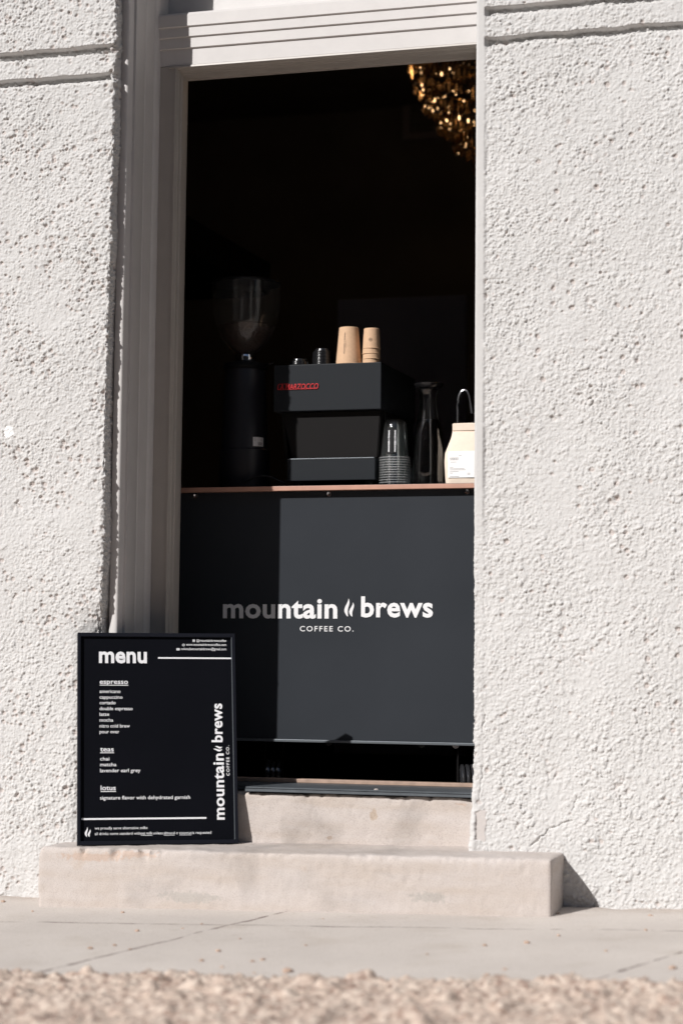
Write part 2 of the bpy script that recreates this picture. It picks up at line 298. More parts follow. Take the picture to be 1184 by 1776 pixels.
# text: one mesh of glyph outlines, fitted into a box, returned as (verts, faces) in (x, z)
def glyphs(s, bold=0.0, spacing=1.0, shear=0.0):
    cu = bpy.data.curves.new('t', 'FONT'); cu.body = s; cu.size = 1; cu.offset = bold; cu.space_character = spacing; cu.shear = shear
    cu.resolution_u = 3; cu.fill_mode = 'FRONT'
    o = bpy.data.objects.new('t', cu); C.objects.link(o); dg = bpy.context.evaluated_depsgraph_get(); dg.update()
    me = bpy.data.meshes.new_from_object(o.evaluated_get(dg))
    v = [(p.co.x, p.co.y) for p in me.vertices]; f = [tuple(p.vertices) for p in me.polygons]
    bpy.data.objects.remove(o); bpy.data.curves.remove(cu); bpy.data.meshes.remove(me)
    return v, f
XH = None
class Print:
    """collects lettering on a plane; map_(x, z) gives the 3-D point"""
    def __init__(s): s.v = []; s.f = []
    def add(s, v, f): n = len(s.v); s.v += v; s.f += [tuple(i+n for i in q) for q in f]
    def text(s, t, x0, x1, base, h, bold=0, spacing=1, rot=0, shear=0, ref=None):
        """x0..x1 extent, base = baseline, h = height of the em-cap (0.73 em) ; rot=90 runs upward from (x=base, z=x0)"""
        v, f = glyphs(t, bold, spacing, shear); xs = [p[0] for p in v]; a, b = min(xs), max(xs)
        k = (x1-x0)/(b-a); sy = h/.73
        pts = [((p[0]-a)*k, p[1]*sy) for p in v]
        if rot: s.add([(base-y, x0+x) for x, y in pts], [q[::-1] for q in f])
        else: s.add([(x0+x, base+y) for x, y in pts], f)
    def rect(s, x0, x1, z0, z1): s.add([(x0, z0), (x1, z0), (x1, z1), (x0, z1)], [(0, 1, 2, 3)])
    def poly(s, pts): s.add(list(pts), [tuple(range(len(pts)))])
    def flame(s, x, z, w, h, rot=0):
        """the pair of wavy flame marks, box x..x+w, z..z+h"""
        def wave(pl, pr):
            return pl, pr
        def strip(cx, z0, z1, amp, wid, ph):
            L, Rr = [], []
            for i in range(13):
                t = i/12; ww = wid*math.sin(math.pi*min(1, t*1.02+.02))**.7 * (1-.35*t)
                c = cx + amp*math.sin(ph+t*math.pi*1.7)*(1-.2*t)
                L.append((c-ww/2, z0+(z1-z0)*t)); Rr.append((c+ww/2, z0+(z1-z0)*t))
            v = L+Rr; n = 13; f = [(i, n+i, n+i+1, i+1) for i in range(n-1)]
            return v, f
        for a in (strip(.30, 0, 1, .13, .36, math.pi*.95), strip(.70, .0, .78, -.12, .34, math.pi*.0)):
            v, f = a
            if rot: s.add([(x-zz*h, z+xx*w) for xx, zz in v], [q[::-1] for q in f])
            else: s.add([(x+xx*w, z+zz*h) for xx, zz in v], f)
    def make(s, name, m, map_, parent):
        me = bpy.data.meshes.new(name); me.from_pydata([tuple(map_(x, z)) for x, z in s.v], [], s.f); me.update()
        return link(name, me, m, parent)

# ------------------------------------------------------------------ numpy noise
_perm = rng.permutation(512); _G = rng.randn(512, 3); _G /= np.linalg.norm(_G, axis=1)[:, None]; _H = rng.rand(512, 4)
def _h(i, j, k): return _perm[(_perm[(_perm[i & 511] + j) & 511] + k) & 511]
def perlin(p):
    i = np.floor(p).astype(np.int64); f = p - i; u = f*f*f*(f*(f*6-15)+10); out = 0
    for a in (0, 1):
        for b in (0, 1):
            for c in (0, 1):
                g = _G[_h(i[:, 0]+a, i[:, 1]+b, i[:, 2]+c)]
                w = (u[:, 0] if a else 1-u[:, 0])*(u[:, 1] if b else 1-u[:, 1])*(u[:, 2] if c else 1-u[:, 2])
                out = out + w*(g[:, 0]*(f[:, 0]-a)+g[:, 1]*(f[:, 1]-b)+g[:, 2]*(f[:, 2]-c))
    return out*1.6
def fbm(p, o=3, g=.5):
    s = 0; a = 1
    for k in range(o): s = s + a*perlin(p*(2**k)+k*17.3); a *= g
    return s
def cells(p, dens=1.0):
    """p (n,2): for every jittered cell point: normalised bump height max(0,1-(d/r)^2) ; random radius, random presence"""
    i = np.floor(p).astype(np.int64); best = np.zeros(len(p))
    for a in (-1, 0, 1):
        for b in (-1, 0, 1):
            h = _H[_h(i[:, 0]+a, i[:, 1]+b, 5+0*i[:, 0])]
            cx = i[:, 0]+a+.1+.8*h[:, 0]; cy = i[:, 1]+b+.1+.8*h[:, 1]; r = .28+.5*h[:, 2]
            d2 = ((p[:, 0]-cx)**2+(p[:, 1]-cy)**2)/r**2
            best = np.maximum(best, np.where(h[:, 3] < dens, np.clip(1-d2, 0, 1)*(.45+.55*h[:, 2]), 0))
    return best
def grid_mesh(name, P, nu, nv, m, parent=None, attr=None, flip=False):
    me = bpy.data.meshes.new(name); n = nu*nv
    idx = np.arange(n).reshape(nv, nu); q = np.stack([idx[:-1, :-1], idx[:-1, 1:], idx[1:, 1:], idx[1:, :-1]], -1).reshape(-1, 4)
    if flip: q = q[:, ::-1]
    me.vertices.add(n); me.vertices.foreach_set('co', P.astype(np.float32).ravel())
    me.loops.add(len(q)*4); me.loops.foreach_set('vertex_index', q.astype(np.int32).ravel())
    me.polygons.add(len(q)); me.polygons.foreach_set('loop_start', np.arange(0, len(q)*4, 4, dtype=np.int32)); me.polygons.foreach_set('loop_total', np.full(len(q), 4, dtype=np.int32))
    me.polygons.foreach_set('use_smooth', np.ones(len(q), dtype=bool))
    if attr is not None:
        a = me.attributes.new('pit', 'FLOAT', 'POINT'); a.data.foreach_set('value', attr.astype(np.float32))
    me.update(); me.validate()
    return link(name, me, m, parent)
def spaced(zones):
    out = []
    for (a, b, st) in zones: out += list(np.arange(a, b-1e-9, st))
    return np.array(out+[zones[-1][1]])

# ------------------------------------------------------------------ stucco walls
def relief(x, z, seed, pit_d, lump, lean=True):
    """height in metres and pit mask for points with running coordinate x, height z"""
    n = len(x); p3 = lambda sc, o=0: np.stack([x*sc+seed, z*sc+seed*1.7, np.full(n, o+.37)], 1)
    big = fbm(p3(3.2), 3)*.0055
    q = p3(38, 2); warp = perlin(q)*.0035; warp2 = perlin(q+31.7)*.0035
    xx, zz = x+warp, z+warp2
    reg = np.clip(.80+.55*fbm(p3(5, 3), 2), .45, 1.15)           # some stretches are smoother
    st_ = lambda c, k: np.clip(c*k, 0, 1)**.8
    h1 = st_(cells(np.stack([xx/.0080+seed, zz/.0077], 1), .52), 1.35)*.0025
    h2 = st_(cells(np.stack([xx/.0052+seed*3, zz/.0050], 1), .6), 1.3)*.0016
    kn = st_(cells(np.stack([xx/.026+seed*7, zz/.024], 1)*1.9, .26), 1.9)*.0030
    mid = fbm(p3(75, 7), 3)*.0009
    h1 = h1 + kn
    pt = cells(np.stack([xx/.0145+seed*5, zz/.0140], 1), pit_d)*np.clip(.75+1.1*perlin(p3(9, 21)), .35, 1); big_pit = cells(np.stack([xx/.085+seed*2, zz/.08], 1), .35)
    bp = np.clip((big_pit-.72)/.2, 0, 1)*np.clip(perlin(p3(90, 9))*1.6, 0, 1)
    pit = np.clip(pt*2.4-.75, 0, 1)
    h = big + (h1+h2)*lump*reg + mid*(.5+.5*reg) - pit*.0046 - bp*.006 - .003*lump
    return h, np.clip(pit*.55+bp*.3, 0, 1)*.8, reg
def groove(z, x, zc, wd_, dp, seed):
    wob = fbm(np.stack([x*7+seed, z*0+seed, z*0+.1], 1), 3)*.004
    t = (z-zc-wob)/wd_; return -dp*np.clip(1.6-1.6*np.abs(t)**3, 0, 1)
def leftwall():
    # plan profile: long face, tight rounded arris, reveal
    s = spaced([(-4, -.52, .03), (-.52, .13, .0021)]); z = spaced([(-.2, -.08, .02), (-.08, 2.80, .0021), (2.80, 5.2, .05)])
    S, Z = np.meshgrid(s, z); S = S.ravel(); Z = Z.ravel(); r = .010
    face = S < -r*math.pi/4; rev = S > r*math.pi/4; a = np.clip((S+r*math.pi/4)/(r*math.pi/2), 0, 1)*math.pi/2
    px = np.where(face, S+r*math.pi/4-r, np.where(rev, 0, -r+r*np.sin(a))); py = np.where(rev, r+(S-r*math.pi/4), np.where(face, 0, r-r*np.cos(a)))
    nx = np.where(face, 0, np.where(rev, 1, np.sin(a))); ny = np.where(face, -1, np.where(rev, 0, -np.cos(a)))
    h, pit, reg = relief(S, Z, 3.1, .40, .95)
    fine = (S > -.53) & (Z < 2.82)
    edge = np.exp(-(S/.03)**2); er = fbm(np.stack([S*45+9, Z*45, S*0], 1), 3)
    h = h + edge*(er*.0045 + fbm(np.stack([S*9, Z*14+3, S*0], 1), 2)*.0025) - edge*.001
    h += np.clip(1-S/.02, 0, 1)*(groove(Z, S, 2.602, .0155, .024, 1)+groove(Z, S, 2.513, .0155, .024, 2))
    band = ((Z > 2.511) & (Z < 2.602)); h = h - .002*band
    low = np.clip((.35-Z)/.35, 0, 1); h += low*.008 + low*fbm(np.stack([S*11, Z*11, S*0+4], 1), 3)*.004
    h = np.where(fine, h, fbm(np.stack([S*3.2+3.1, Z*3.2+5.27, S*0+.37], 1), 3)*.0045)
    ero = np.clip((.87-Z)/.10, 0, 1)*np.clip(1+S/.10, 0, 1)**1.5
    py = py + ero*.034*np.where(S > 0, np.clip(1-S/.05, 0, 1), 1); px = px - ero*.010*np.where(S > -.02, 1, 0)
    corner = -.163 + np.interp(Z, [-.2, .8, 1.65, 2.0, 2.7, 5], [-.012, -.009, -.003, .003, .012, .03])
    P = np.stack([corner+px+nx*h, py+ny*h, Z], 1)
    return P, len(s), len(z), np.where(fine, pit, 0)
P, nu, nv, pit = leftwall()
w = grid_mesh('stucco_wall', P, nu, nv, M['stucco'], attr=pit)
tag(w, 'rough white stucco wall pier left of the doorway, scored by two grooves', 'wall')
def rightwall():
    s = spaced([(-.30, -.03, .02), (-.03, .66, .0021), (.66, 5, .04)]); z = spaced([(-.2, -.05, .02), (-.05, 2.80, .0021), (2.80, 5.2, .05)])
    S, Z = np.meshgrid(s, z); S = S.ravel(); Z = Z.ravel(); r = .006
    face = S > r*math.pi/4; rev = S < -r*math.pi/4; a = np.clip((S+r*math.pi/4)/(r*math.pi/2), 0, 1)*math.pi/2
    px = np.where(face, S-r*math.pi/4+r, np.where(rev, 0, r-r*np.cos(a))); py = np.where(rev, r-(S+r*math.pi/4), np.where(face, 0, r-r*np.sin(a)))
    nx = np.where(face, 0, np.where(rev, -1, -np.cos(a))); ny = np.where(face, -1, np.where(rev, 0, -np.sin(a)))
    h, pit, reg = relief(S, Z, 8.4, .11, 1.0)
    for (u, v, u2, v2, dp) in ((923, 1467, 950, 1440, .006), (950, 1440, 992, 1424, .004), (994, 1408, 1000, 1382, .005), (1076, 1382, 1080, 1416, .006), (1030, 1338, 1048, 1350, .005), (835, 1270, 842, 1240, .004), (833, 1385, 838, 1330, .004), (1085, 1345, 1060, 1405, .002)):
        a_, b_ = at(u, v, 0), at(u2, v2, 0); ax, az, bx, bz = a_.x-1.0, a_.z, b_.x-1.0, b_.z
        sel = (S > min(ax, bx)-.03) & (S < max(ax, bx)+.03) & (Z > min(az, bz)-.03) & (Z < max(az, bz)+.03)
        i = np.where(sel)[0]; X, Y = S[i]+perlin(np.stack([S[i]*60, Z[i]*60, S[i]*0], 1))*.005, Z[i]+perlin(np.stack([S[i]*60, Z[i]*60, S[i]*0+5], 1))*.005
        t = np.clip(((X-ax)*(bx-ax)+(Y-az)*(bz-az))/((bx-ax)**2+(bz-az)**2), 0, 1); d = np.hypot(X-ax-t*(bx-ax), Y-az-t*(bz-az))
        h[i] -= dp*np.clip(1-(d/.0032)**2, 0, 1)
    # smooth corner bead above, rough and bulging near the sill
    bead = np.clip((.030-S)/.008, 0, 1)*np.clip((Z-.75)/.5, 0.25, 1)
    h = h*(1-.93*bead) + .002*bead*(S < .03); pit = pit*(1-bead)
    lo = np.clip((.36-Z)/.08, 0, 1); h += np.exp(-(S/.02)**2)*lo*(.006+fbm(np.stack([S*20, Z*20, S*0], 1), 2)*.006)
    h += np.clip((S-.022)/.008, 0, 1)*(groove(Z, S, 2.622, .0145, .022, 5)+groove(Z, S, 2.531, .0145, .022, 6))
    wb = fbm(np.stack([S*70, Z*70, S*0+8], 1), 3)*.006; patch = (np.abs(S-.022+wb) < .016) & (np.abs(Z-.222+wb) < .042); h = np.where(patch, .0005, h); pit = np.where(patch, .34, pit)
    low = np.clip((.30-Z)/.30, 0, 1); h += low*.006 + low*fbm(np.stack([S*11+4, Z*11, S*0+4], 1), 3)*.004
    fine = (S > -.04) & (S < .67) & (Z < 2.82); h = np.where(fine, h, fbm(np.stack([S*3.2, Z*3.2, S*0+.4], 1), 3)*.004)
    corner = 1.0 + np.interp(Z, [-.2, .3, 1.6, 2.6, 5], [-.006, -.004, 0, .002, .01])
    P = np.stack([corner+px+nx*h, py+ny*h, Z], 1)
    return P, len(s), len(z), np.where(fine, pit, 0)
P, nu, nv, pit = rightwall()
w = grid_mesh('stucco_wall', P, nu, nv, M['stucco'], attr=pit)
tag(w, 'wide white stucco wall right of the doorway with a smooth corner strip', 'wall')
# masonry above the doorway, out of frame: closes the facade
w = obj('upper_wall', B(-.2, 1.3, .05, .5, 3.5, 5.2), M['stucco']); tag(w, 'white stucco wall above the doorway, over the frame of the photo', 'wall')

# ------------------------------------------------------------------ ground
lines = [((-1.4, -.604), (2.4, -.343), .0040, .40), ((.16, -1.62), (.497, -.172), .0052, .36), ((1.44, -1.5), (1.90, -.12), .0046, .40)]
M['pave'] = pavement_mat([((a[0], a[1]), (b[0], b[1]), wdt, g) for a, b, wdt, g in lines])
xs = spaced([(-5, -.7, .08), (-.7, 2.1, .011), (2.1, 6, .08)]); ys = np.linspace(0, 1, 150)
X, T = np.meshgrid(xs, ys); X = X.ravel(); T = T.ravel(); edge = -1.335+.075*(X-.2)
Y = edge + T*(.6-edge); Z = .024*(X-1.34)+.01*Y + fbm(np.stack([X*3, Y*3, X*0], 1), 3)*.002
nearwall = np.exp(-((Y+.02)/.06)**2); Z += nearwall*.006*(.6+fbm(np.stack([X*8, Y*8, X*0], 1), 2))
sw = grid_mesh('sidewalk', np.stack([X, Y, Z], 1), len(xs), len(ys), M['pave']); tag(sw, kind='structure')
bmg = B(-300, 300, -300, 3, -.6, -.30); g = obj('ground', bmg, mat('dry_earth', (.20, .165, .135), .95, var=.2, vscale=.5)); tag(g, kind='structure')
g = obj('added_road', B(-80, 80, -17, -3.6, -.29, -.16), mat('added_asphalt', (.05, .05, .052), .9, var=.2, vscale=3, bump=.5, bscale=120, bdist=.004)); tag(g, kind='structure')  # unseen road, made dark to cut the light bounced onto the doorway
# unseen brick block added behind the camera, tall and dark to cut sky light
opp = thing('added_building', 'unseen brown brick building behind the camera, added to hold back low sky light', 'building', (0, -22, -.3))
obj('wall', B(-26, 26, -8, 0, 0, 14), mat('added_brown_brick', (.11, .07, .05), .9, var=.2, vscale=2), opp)  # wall of the added building
obj('added_cornice', B(-26.2, 26.2, -.1, .45, 14.002, 14.5, bev=.05), mat('added_stone_trim', (.3, .27, .24), .8), opp)
for fl in range(3):
    for k_ in range(9):
        wo = obj('window', B(-1, 1, .002, .08, 0, 2.0, bev=.02), M['roomdark'], opp, (-24+k_*6, 0, 1.2+fl*4.2)); obj('pane', B(-.9, .9, .081, .09, .1, 1.9), M['windowglass'], wo)  # windows and panes of the added building
# gravel bed in the foreground
xs = spaced([(-5, -.3, .05), (-.3, 2.2, .0062), (2.2, 6, .05)]); ys = spaced([(-3.6, -2.1, .05), (-2.1, -1.1, .0066)])
X, Y = np.meshgrid(xs, ys); X = X.ravel(); Y0 = Y.ravel(); Y = Y0 + .075*(X-.2)*np.clip((Y0+3)/1.5, 0, 1)
p2 = np.stack([X/.021, Y/.020], 1); p2b = np.stack([X/.0125+9, Y/.012], 1)
hz = cells(p2, .6)*.011 + cells(p2b, .7)*.006 + cells(p2/2.1+7, .12)*.018 + fbm(np.stack([X*9, Y*9, X*0], 1), 3)*.011
fade = np.clip((-1.31-Y0+.03*fbm(np.stack([X*25, Y*25, X*0], 1), 3))/.06, 0, 1)
Z = .024*(X-1.34)+.01*Y - .006 + fade*(hz+.013) - (1-fade)*.02
gr = grid_mesh('gravel', np.stack([X, Y, Z], 1), len(xs), len(ys), gravel_mat()); tag(gr, 'coarse sandy gravel along the street edge of the sidewalk', 'gravel', kind='stuff')

# stone step and sill block: rounded, chipped boxes
def stone_block(name, x0, x1, y0, y1, zf, step, rad, chip, seed, m):
    """zf(x) -> (bottom, top)"""
    bm = bmesh.new(); bmesh.ops.create_cube(bm, size=1); me = bpy.data.meshes.new(name); bm.free()
    ny = max(2, int((y1-y0)/step)); nz = max(2, int(.16/step)); nx = int((x1-x0)/step)
    V = []; F = []
    # closed section ring (front bottom -> front top -> back top -> back bottom), swept in x, capped
    ring = [(0, t/nz) for t in range(nz)] + [(t/ny, 1) for t in range(ny)] + [(1, 1-t/nz) for t in range(nz+1)]
    k = len(ring)
    for i in range(nx+1):
        for (b, c) in ring: V.append((i/nx, b, c))
    for i in range(nx):
        for j in range(k-1): F.append((i*k+j, (i+1)*k+j, (i+1)*k+j+1, i*k+j+1))
    # end caps as grids
    for e in (0, 1):
        base = len(V)
        for a in range(ny+1):
            for c in range(nz+1): V.append((e, a/ny, c/nz))
        for a in range(ny):
            for c in range(nz):
                q = (base+a*(nz+1)+c, base+(a+1)*(nz+1)+c, base+(a+1)*(nz+1)+c+1, base+a*(nz+1)+c+1); F.append(q if e else q[::-1])
    V = np.array(V); X = x0+V[:, 0]*(x1-x0); Y = y0+V[:, 1]*(y1-y0); zb, zt = zf(X); Z = zb+V[:, 2]*(zt-zb)
    p = np.stack([X, Y, Z], 1); n1 = fbm(np.stack([X*9+seed, Y*9, Z*9], 1), 3); n2 = fbm(np.stack([X*34+seed, Y*34, Z*34], 1), 3)
    # rounding with a radius that opens where the arris is chipped
    ch = np.clip(fbm(np.stack([X*19+seed*3, Y*6, Z*5], 1), 4)*2.1+.10, 0, 1)*chip(X)
    rr = rad+ch*.022
    lo = np.stack([x0+rr*0+rad, y0+rr, zb+.0*rr-1], 1); hi = np.stack([x1+rr*0-rad, np.full(len(X), y1+1.), zt-rr], 1)
    c = np.clip(p, lo, hi); d = p-c; L = np.linalg.norm(d, axis=1); L[L == 0] = 1
    mx = np.maximum(np.abs(d[:, 0]), np.maximum(np.abs(d[:, 1]), np.abs(d[:, 2])))
    p = c + d/L[:, None]*mx[:, None]
    nrm = np.where((np.linalg.norm(d, axis=1) > 0)[:, None], d/L[:, None], 0)
    pits = np.clip((fbm(np.stack([X*55+seed, Y*55, Z*70], 1), 2)-.62)*4, 0, 1)
    near = np.clip(1-(zt-p[:, 2])/.035, 0, 1)*np.clip(1-(p[:, 1]-y0)/.03, 0, 1)
    p = p + nrm*(n1*.0026+n2*.0011-pits*.0035)[:, None] + nrm*(near*ch*(n2*.010-.003))[:, None]
    p[:, 1] += (V[:, 1] < .02)*(n1*.0025)
    me.from_pydata([tuple(q) for q in p], [], F); me.update()
    for q in me.polygons: q.use_smooth = True
    me.set_sharp_from_angle(angle=R(50))
    return link(name, me, m)
st = stone_block('stone_step', -.285, 1.262, -.185, .25, lambda X: (-.10+X*0, np.interp(X, [-.3, .2, .7, 1.27], [.134, .139, .146, .154])), .0062, .012,
                 lambda X: np.interp(X, [-.3, -.28, .1, .3, 1.3], [1.9, 1.9, 1.3, .5, .35]), 2.3, M['stone'])
tag(st, 'long pale sandstone step under the doorway with a chipped left edge', 'step')
sb = stone_block('sill_block', -.12, 1.06, .122, .50, lambda X: (.10+X*0, np.interp(X, [0, .6, 1], [.288, .291, .292])), .0062, .006, lambda X: X*0+.7, 7.7, M['stone'])
tag(sb, 'upper pale stone sill block between the step and the black threshold', 'sill')

# ------------------------------------------------------------------ door surround
TR = .0062
def lx(x, z): return x + TR*(z-1.65)
door = thing('door_surround', 'off-white painted timber doorway surround with moulded header', 'door frame', (0, .26, .29))
def sweep_vert(prof, z0, z1, lean=True, close=True):
    bm = bmesh.new(); a = [bm.verts.new((lx(x, z0)-0, y-.26, z0-.29)) for x, y in prof]; b = [bm.verts.new((lx(x, z1), y-.26, z1-.29)) for x, y in prof]
    n = len(prof)
    for i in range(n if close else n-1): bm.faces.new((a[i], a[(i+1) % n], b[(i+1) % n], b[i]))
    bm.faces.new(a[::-1]); bm.faces.new(b); return bm
# deep jamb lining: rounded nose, crease, wide plank, bevelled back edge
nose = [(-.165, .42), (-.165, .054), (-.154, .0485), (-.146, .0475), (-.141, .0478), (-.1375, .0492), (-.1352, .0525), (-.1338, .058), (-.1290, .0735), (-.1300, .074), (-.1300, .0765),
        (-.1222, .0775), (-.1205, .150), (-.1215, .152), (-.1215, .154), (-.1200, .156), (-.1190, .222), (-.1205, .224), (-.1205, .227), (-.117, .230), (-.1135, .240), (-.1125, .2595), (-.1125, .42)]
obj('jamb_lining', sweep_vert(nose, .17, 3.6), M['trim'], door, smooth=True)
mir = [(1.12-x-.045, y) for x, y in nose]
def sweep_plain(prof, z0, z1):
    bm = bmesh.new(); prism(bm, [(x, y-.26) for x, y in prof], z0-.29, z1-.29, 'z'); return bm
obj('jamb_lining', sweep_plain(mir, .17, 3.6), M['trim'], door)
# casing: flat face then stepped stop; left upright, right upright, head
cas = [(-.1122, .419), (-.1122, .262), (-.064, .262), (-.0625, .258), (-.0575, .257), (-.055, .262), (-.054, .271), (-.051, .273), (-.050, .290), (-.0468, .292), (-.0465, .296), (-.0460, .340), (-.048, .345), (-.10, .419)]
obj('casing', sweep_vert(cas, .305, 2.6105), M['frame'], door, smooth=True)
mc = [(.895-x, y) for x, y in cas]
obj('casing', sweep_plain(mc, .305, 2.6105), M['frame'], door)
hd = [(.262, 2.6115), (.258, 2.610), (.257, 2.604), (.262, 2.601), (.271, 2.600), (.273, 2.597), (.290, 2.5955), (.292, 2.590), (.296, 2.589), (.338, 2.5885), (.340, 2.581), (.35, 2.60), (.40, 2.70), (.30, 2.70), (.30, 2.6115)]
obj('door_head', prism(bmesh.new(), [(y-.26, z-.29) for y, z in hd], -.075, 1.06, 'x'), M['frame'], door, smooth=True)
fas = [(.262, 2.612), (.260, 2.664), (.2535, 2.6665), (.2525, 2.699), (.2465, 2.7015), (.2455, 2.731), (.2395, 2.734), (.2385, 2.770), (.243, 2.778), (.300, 2.790), (.60, 2.790), (.60, 2.701), (.3002, 2.701), (.3002, 2.612)]
obj('header', prism(bmesh.new(), [(y-.26, z-.29) for y, z in fas], -.1123, 1.075, 'x'), M['trim'], door)
trn = obj('transom', B(-.1120, 1.074, .325-.26, .36-.26, 2.7905-.29, 2.93-.29, bev=.003), M['trim'], door)
obj('pane', B(-.11, 1.07, .362-.26, .37-.26, 2.92-.29, 3.5-.29), M['windowglass'], trn)
obj('stile', B(-.1119, -.06, .322-.26, .372-.26, 2.931-.29, 3.5-.29, bev=.003), M['trim'], trn)

# threshold: two-layer metal plate with a wooden strip behind
zt = at(600, 1376.5, .108).z
th = thing('door_threshold', 'dark metal threshold plate with a brown wood strip behind it', 'threshold', (.45, .09, zt))
def L3(x0, x1, y0, y1, z0, z1, o, bev=0): return B(x0-o[0], x1-o[0], y0-o[1], y1-o[1], z0-o[2], z1-o[2], bev=bev)
o_ = (.45, .09, zt)
def plate(name, y0, z0, z1):
    bm = bmesh.new(); prism(bm, [(x-.45, y-.09) for x, y in ((-.110, .175), (.262, .175), (.262, y0), (1.0, y0), (1.0, .345), (-.110, .345))], z0-zt, z1-zt, 'z')
    return obj(name, bm, M['plate'], th)
plate('lower_plate', .108, zt-.001, zt+.0068)
plate('upper_plate', .113, zt+.0085, zt+.0125)
obj('wood_strip', L3(-.02, .985, .335, .365, zt+.0127, zt+.0245, o_, .002), M['sillwood'], th)

# ------------------------------------------------------------------ dark room behind
rm = thing('back_room', 'unlit black room seen through the open doorway', 'room', (.5, .6, .25))
def room(name, *a): return obj(name, L3(*a, (.5, .6, .25)), M['roomdark' if name == 'floor' else 'room'], rm)
room('floor', -2.5, 3.5, .4201, 4.6, .15, .25); room('ceiling', -2.5, 3.5, .4801, 4.6, 3.62, 3.7)
room('side_wall', -2.6, -2.5, .4801, 4.6, .15, 3.7); room('side_wall', 3.5, 3.6, .4801, 4.6, .15, 3.7); room('rear_wall', -2.6, 3.6, 4.6, 4.7, .15, 3.7)
room('front_wall', -2.6, -.115, .4205, .48, .15, 3.7); room('front_wall', 1.06, 3.6, .4205, .48, .15, 3.7); room('front_wall', -.1149, 1.0599, .4205, .48, 2.7905, 3.7)
# details on the rear of the room
a, b = at(585, 520, 2.2), at(808, 514, 2.2)
pn = thing('partition_panel', 'tall slate grey panel standing behind the espresso machine', 'partition', ((a.x+b.x)/2, 2.2, .25))
obj('panel_face', B(-(b.x-a.x)/2, (b.x-a.x)/2, 0, .04, 0, a.z-.25, bev=.004), M['panel'], pn)
obj('base_rail', B(-(b.x-a.x)/2-.02, (b.x-a.x)/2+.02, -.03, .07, 0.001, .05, bev=.004), M['roomdark'], pn)
a, b = at(813, 613, 2.6), at(870, 613, 2.6)
pn = thing('tall_cabinet', 'dark grey cabinet at the right edge of the doorway, beyond the tap', 'cabinet', ((a.x+b.x)/2, 2.6, .25))
obj('carcass', B(-(b.x-a.x)/2, (b.x-a.x)/2, .02, .5, 0, a.z-.25, bev=.004), M['panel'], pn)
obj('cabinet_door', B(-(b.x-a.x)/2+.01, (b.x-a.x)/2-.01, 0, .0195, .08, a.z-.27, bev=.003), M['panel'], pn)
Xb = -.34; zc0, zc1 = at(480, 452, 2.05).z, at(480, 515, 2.05).z
wc = thing('wall_cupboard', 'black cupboard high on the left above the grinder', 'cupboard', (Xb-.5, 1.55, zc1))
obj('carcass', B(-.5, .5, -.5, .5, 0, zc0-zc1, bev=.01), M['roomdark'], wc)
obj('door', B(.5005, .52, -.49, -.005, .01, zc0-zc1-.01, bev=.004), M['roomdark'], wc); obj('door', B(.5005, .52, .005, .49, .01, zc0-zc1-.01, bev=.004), M['roomdark'], wc)
a, b = at(697, 95, 4.55), at(765, 238, 4.55)
vn = thing('air_vent', 'dark louvred air vent high on the rear wall beside the chandelier', 'vent', (a.x, 4.56, b.z))
w_, h_ = b.x-a.x, a.z-b.z; bm = bmesh.new()
for q in ((0, w_, 0, .04), (0, w_, h_-.04, h_), (0, .04, .0401, h_-.0401), (w_-.04, w_, .0401, h_-.0401)): box(bm, q[0], q[1], 0, .03, q[2], q[3])
obj('vent_frame', bm, M['panel'], vn); bm = bmesh.new()
for i in range(9): box(bm, .042, w_-.042, .012, .028, .05+i*(h_-.1)/9, .05+(i+.55)*(h_-.1)/9)
obj('louvres', bm, M['room'], vn)

# ------------------------------------------------------------------ coffee cart
YC = .60; CO = (.45, YC, .25)
ztop = at(600, 841.5, .57).z; zwb = at(600, 849.5, .57).z; zbot = at(600, 1284, YC).z; CZ = ztop
cart = thing('coffee_cart', 'charcoal coffee cart filling the doorway below a copper-edged counter', 'cart', CO)
def cbox(name, x0, x1, y0, y1, z0, z1, m, par=cart, bev=0): return obj(name, L3(x0, x1, y0, y1, z0, z1, CO, bev), m, par)
cbox('front_panel', -.36, 1.16, YC, YC+.018, zbot, zwb-.0005, M['cart'], bev=.001)
cbox('side_panel', -.3600, -.342, YC+.0185, 1.25, zbot, zwb-.0005, M['cart']); cbox('side_panel', 1.142, 1.16, YC+.0185, 1.25, zbot, zwb-.0005, M['cart'])
cbox('shelf', -.3415, 1.1415, YC+.0185, 1.25, zbot, zbot+.02, M['black'])
cbox('countertop', -.38, 1.18, .5700, 1.29, zwb, ztop, M['wood'], bev=.0015)
cbox('counter_mat', -.3795, 1.1795, .5745, 1.2895, ztop+.0001, ztop+.0012, M['black'])
cbox('bottom_rail', -.362, 1.162, YC-.010, YC+.03, zbot-.0085, zbot-.0003, M['rail'], bev=.001)
for (u, v) in ((340, 860), (571, 857), (810, 853)):
    p = at(u, v, YC); bm = bmesh.new(); lathe(bm, [(0, 0), (.003, 0), (.0045, -.0015), (.0075, -.0035), (.0085, -.002), (.009, 0)], 20)
    for vv in bm.verts: vv.co = Vector((vv.co.x, vv.co.z, vv.co.y))
    s_ = obj('screw', bm, M['steel'], cart, (p.x-CO[0], -.0005, p.z-CO[2]), True)
for (u, v) in ((570, 1290), (731, 1291), (790, 1291)):
    p = at(u, v, YC+.005); bm = bmesh.new()
    prism(bm, [(.011*math.cos(t), .010*math.sin(t)) for t in [math.pi+math.pi*i/10 for i in range(11)]], 0, .012)
    obj('tab', bm, M['rubber'] if u < 780 else M['steel'], cart, (p.x-CO[0], .003, zbot-.009-CO[2]))
cp = Print(); pz = lambda v: at(570, v, YC).z
gx = lambda u, v=1055: at(u, v, YC).x
zb_, cap = pz(1070.5), pz(1034)-pz(1070.5)
